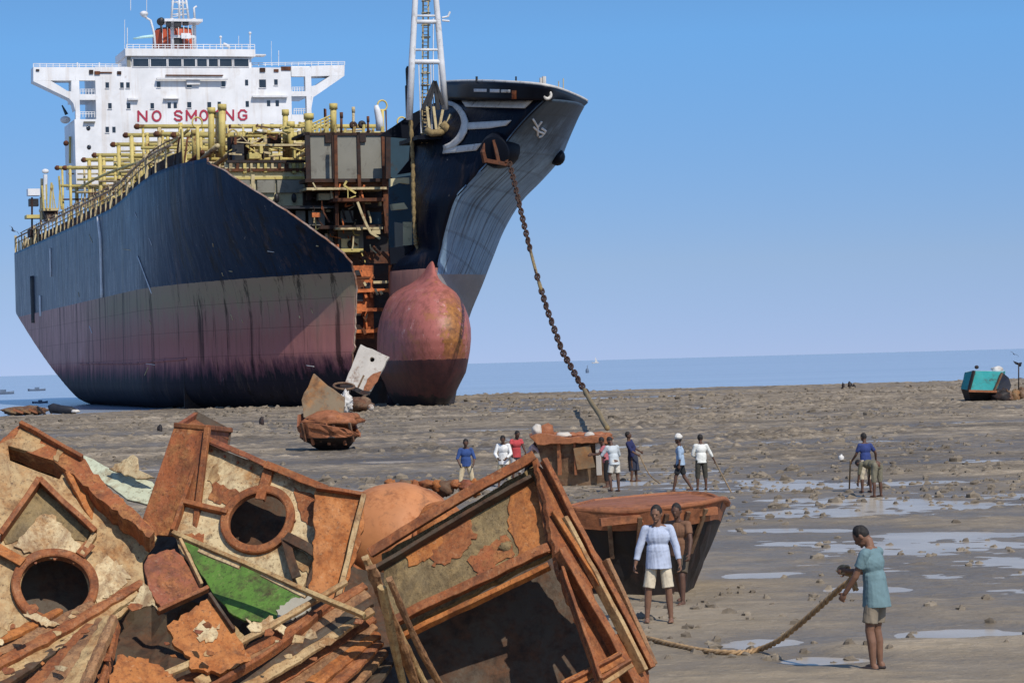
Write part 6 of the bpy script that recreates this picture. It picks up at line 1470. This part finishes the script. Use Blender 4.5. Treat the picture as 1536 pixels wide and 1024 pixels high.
bundle('strip_bundle', 'bundle of pale and rusty strips sweeping up below the green plate', [((215,1050),(548,878),.13,.05),((235,1060),(552,890),.15,.05),((250,1075),(556,902),.15,.06),((270,1085),(558,914),.14,.05),((300,1090),(560,926),.15,.06),((330,1095),(562,938),.14,.05),((370,1098),(566,950),.15,.06),((410,1100),(570,962),.14,.05),((450,1100),(576,976),.15,.06),((490,1100),(584,992),.14,.05),((200,1030),(520,872),.07,.05),((300,1040),(500,905),.05,.10)], [OFL, FIB, VOID, TAN, OFL, FIB, ORAN], 24.0, 7)
bundle('strip_bundle', 'pale splintered strips running down the left end of the big girder', [((548,836),(650,1050),.07,.08),((556,850),(632,1050),.10,.06),((572,880),(610,1050),.08,.06),((584,868),(668,1040),.06,.07)], [TAN, FIB, YRAIL, FIB], 24.3, 11)
p11 = PL(210, 1000, 23.0, (.1, -.6, .78)); o = p11.plate('orange_slab', [(156,1040),(176,982),(214,986),(252,1006),(268,1024),(300,1060),(160,1060)], .08, ORAN, None, jagged=3.04, step=4, seed=4); T(o, 'bright orange flaking slab at the bottom edge left of centre', 'slab')
# 12 big girder box on the right
pg = PL(720, 850, 25.2, (-.22, -.86, .46))
o = pg.plate('big_girder', [(572,830),(690,764),(804,696),(822,728),(828,830),(760,864),(600,944),(578,900)], .08, MOSS, None, jagged=1.90, step=13, seed=6)
T(o, 'big box girder of muddy plate edged by orange flanges, right part of the heap', 'girder')
for a, b, w_, h_, m in [((560,838),(808,694),.10,.20,OFL),((566,856),(800,720),.04,.12,VOID),((590,948),(830,832),.09,.22,OFL),((594,964),(826,852),.05,.10,ORAN),((806,694),(830,834),.06,.10,OFL)]:
    pg.flange('flange', a, b, w_, h_, m, o)
pg.plate('orange_patch', [(770,735),(800,712),(818,760),(824,820),(780,840),(760,780)], .02, ORAN, o, off=.014, jagged=3.80, step=6, seed=7); pg.plate('orange_patch', [(606,828),(650,800),(672,806),(640,838),(612,850)], .02, ORAN, o, off=.014, jagged=3.80, step=5, seed=8)
for i in range(16):
    px, py = rr.uniform(620, 770), rr.uniform(770, 880)
    if py > 960-(px-600)*.62-20 or py < 850-(px-600)*.62+60: continue
    lump(pg(px, py, .01), (.07,.03,.05), i*3.7, 12, 8, .5, 2.5).build('mud_cake', MOSS, o, True)
pg.plate('rust_sheet', [(640,810),(700,776),(716,800),(690,836),(652,850)], .012, OFL, o, off=.012, jagged=4, step=5, seed=41); pg.plate('rust_sheet', [(700,840),(760,800),(772,830),(720,866)], .012, RUSTR, o, off=.012, jagged=4, step=5, seed=42)
bolts(pg, [(lerp(590,796,k/11), lerp(840,722,k/11)) for k in range(12)], .016, o)
# end face of the girder going down to the right
pe_ = PL(880, 860, 25.0, (.62, -.62, .48))
o2 = pe_.plate('girder_end', [(806,694),(826,712),(905,842),(972,1002),(978,1060),(930,1060),(880,960),(836,846),(822,770)], .06, OFL, None, [[(888,882),(906,874),(928,920),(932,950),(910,950)]], jagged=2.28, step=9, seed=11)
T(o2, 'long orange end plate of flanges running down the right side of the big girder', 'girder end')
for a, b, w_, h_, m in [((808,694),(970,1006),.07,.10,OFL),((824,770),(905,900),.06,.08,ORAN),((828,832),(950,1050),.09,.16,OFL),((840,780),(960,1010),.05,.10,TAN),((876,842),(934,960),.05,.07,FIB),((905,842),(976,1000),.05,.08,FIB)]:
    pe_.flange('flange', a, b, w_, h_, m, o2)
pdk = PL(700, 985, 25.6, (0, -.9, .42)); o = pdk.plate('hollow_shade_plate', [(596,956),(826,846),(946,1060),(650,1060)], .05, VOID, None, jagged=1.14, step=16, seed=2); T(o, 'dark plate painted as the shade in the hollow beneath the big girder', 'plate')  # dark sheet added to carry the shade beneath the girder
for i, (a, b, w_, lb) in enumerate([((846,1036),(930,990),.12,'broad orange bar lying across the bottom of the girder end'),((870,1046),(944,1000),.10,'thin tan bar below the broad orange one at bottom right of the heap'),((842,862),(900,1030),.05,'narrow rusty angle bar hanging in the hollow of the girder')]):
    q = PL(a[0], a[1], 24.0+.8*(i == 2), (.1,-.7,.7)); o = q.flange('rusty_bar', a, b, w_, .08, [ORAN, TAN, OFL][i]); T(o, lb, 'bar'); q.flange('bar_lip', a, b, .03, .13, OFL, o)
# 13 drum-like domes behind
for (px, py, Yd, R_, lb, m) in [(596,812,28.6,(.70,.7,.63),'orange domed tank end behind the girder','a'),(660,800,28.2,(.30,.4,.34),'small pale orange dome in front of the larger tank end','b')]:
    c_ = at(px, py, Yd); mb = MB(); mb.ell(c_, R_, 36, 20, lambda d: 1+.03*noise.noise(d*3)); o = mb.build('tank_end', SALM if m == 'a' else ORAN, None, True); T(o, lb, 'tank')
    MB().ring(c_-V((0,.25,0)), (.1,-.6,.8), R_[0]*.86, .03, n=40).build('weld_ring', OFL, o, True)
# 14 rubble row beyond
for i, px in enumerate((585,606,622,640,655,668,682,700,712)):
    py = 722+(i % 3)*3; c_ = at(px, py+4, 29.5); o = lump(c_, (.07+.03*(i % 2), .09, .05+.02*(i % 3)), i*3.9+2, 14, 10, .45, 2.2).build('rust_rubble', [ORAN, R2, OFL, REDB][i % 4], None, True)
    tag(o, 'small rust coloured rubble lump in the row behind the domed tank end', 'rubble', 'rubble row behind the tank end')
# 15 loose flakes scattered over the heap
for i in range(34):
    px = rr.uniform(-10, 540); py = rr.uniform(905, 1020); Yf = 23.6+rr.uniform(-.2, .5); s_ = rr.uniform(5, 15)
    q = PL(px, py, Yf, (rr.uniform(-.5,.5), -.6, rr.uniform(.3, .9))); a0 = rr.random()*6; n_ = rr.choice((4, 5, 6))
    o = q.plate('rust_flake', [(px+s_*math.cos(a0+k*6.283/n_)*rr.uniform(.4, 1.3), py+s_*.6*math.sin(a0+k*6.283/n_)*rr.uniform(.5, 1.2)) for k in range(n_)], .012, rr.choice((ORAN, OFL, TAN, REDB, CREAMP)), None, bevel=.003)
    tag(o, 'small torn rusty flake lying loose on the scrap heap', 'flake', 'loose flakes on the scrap heap')
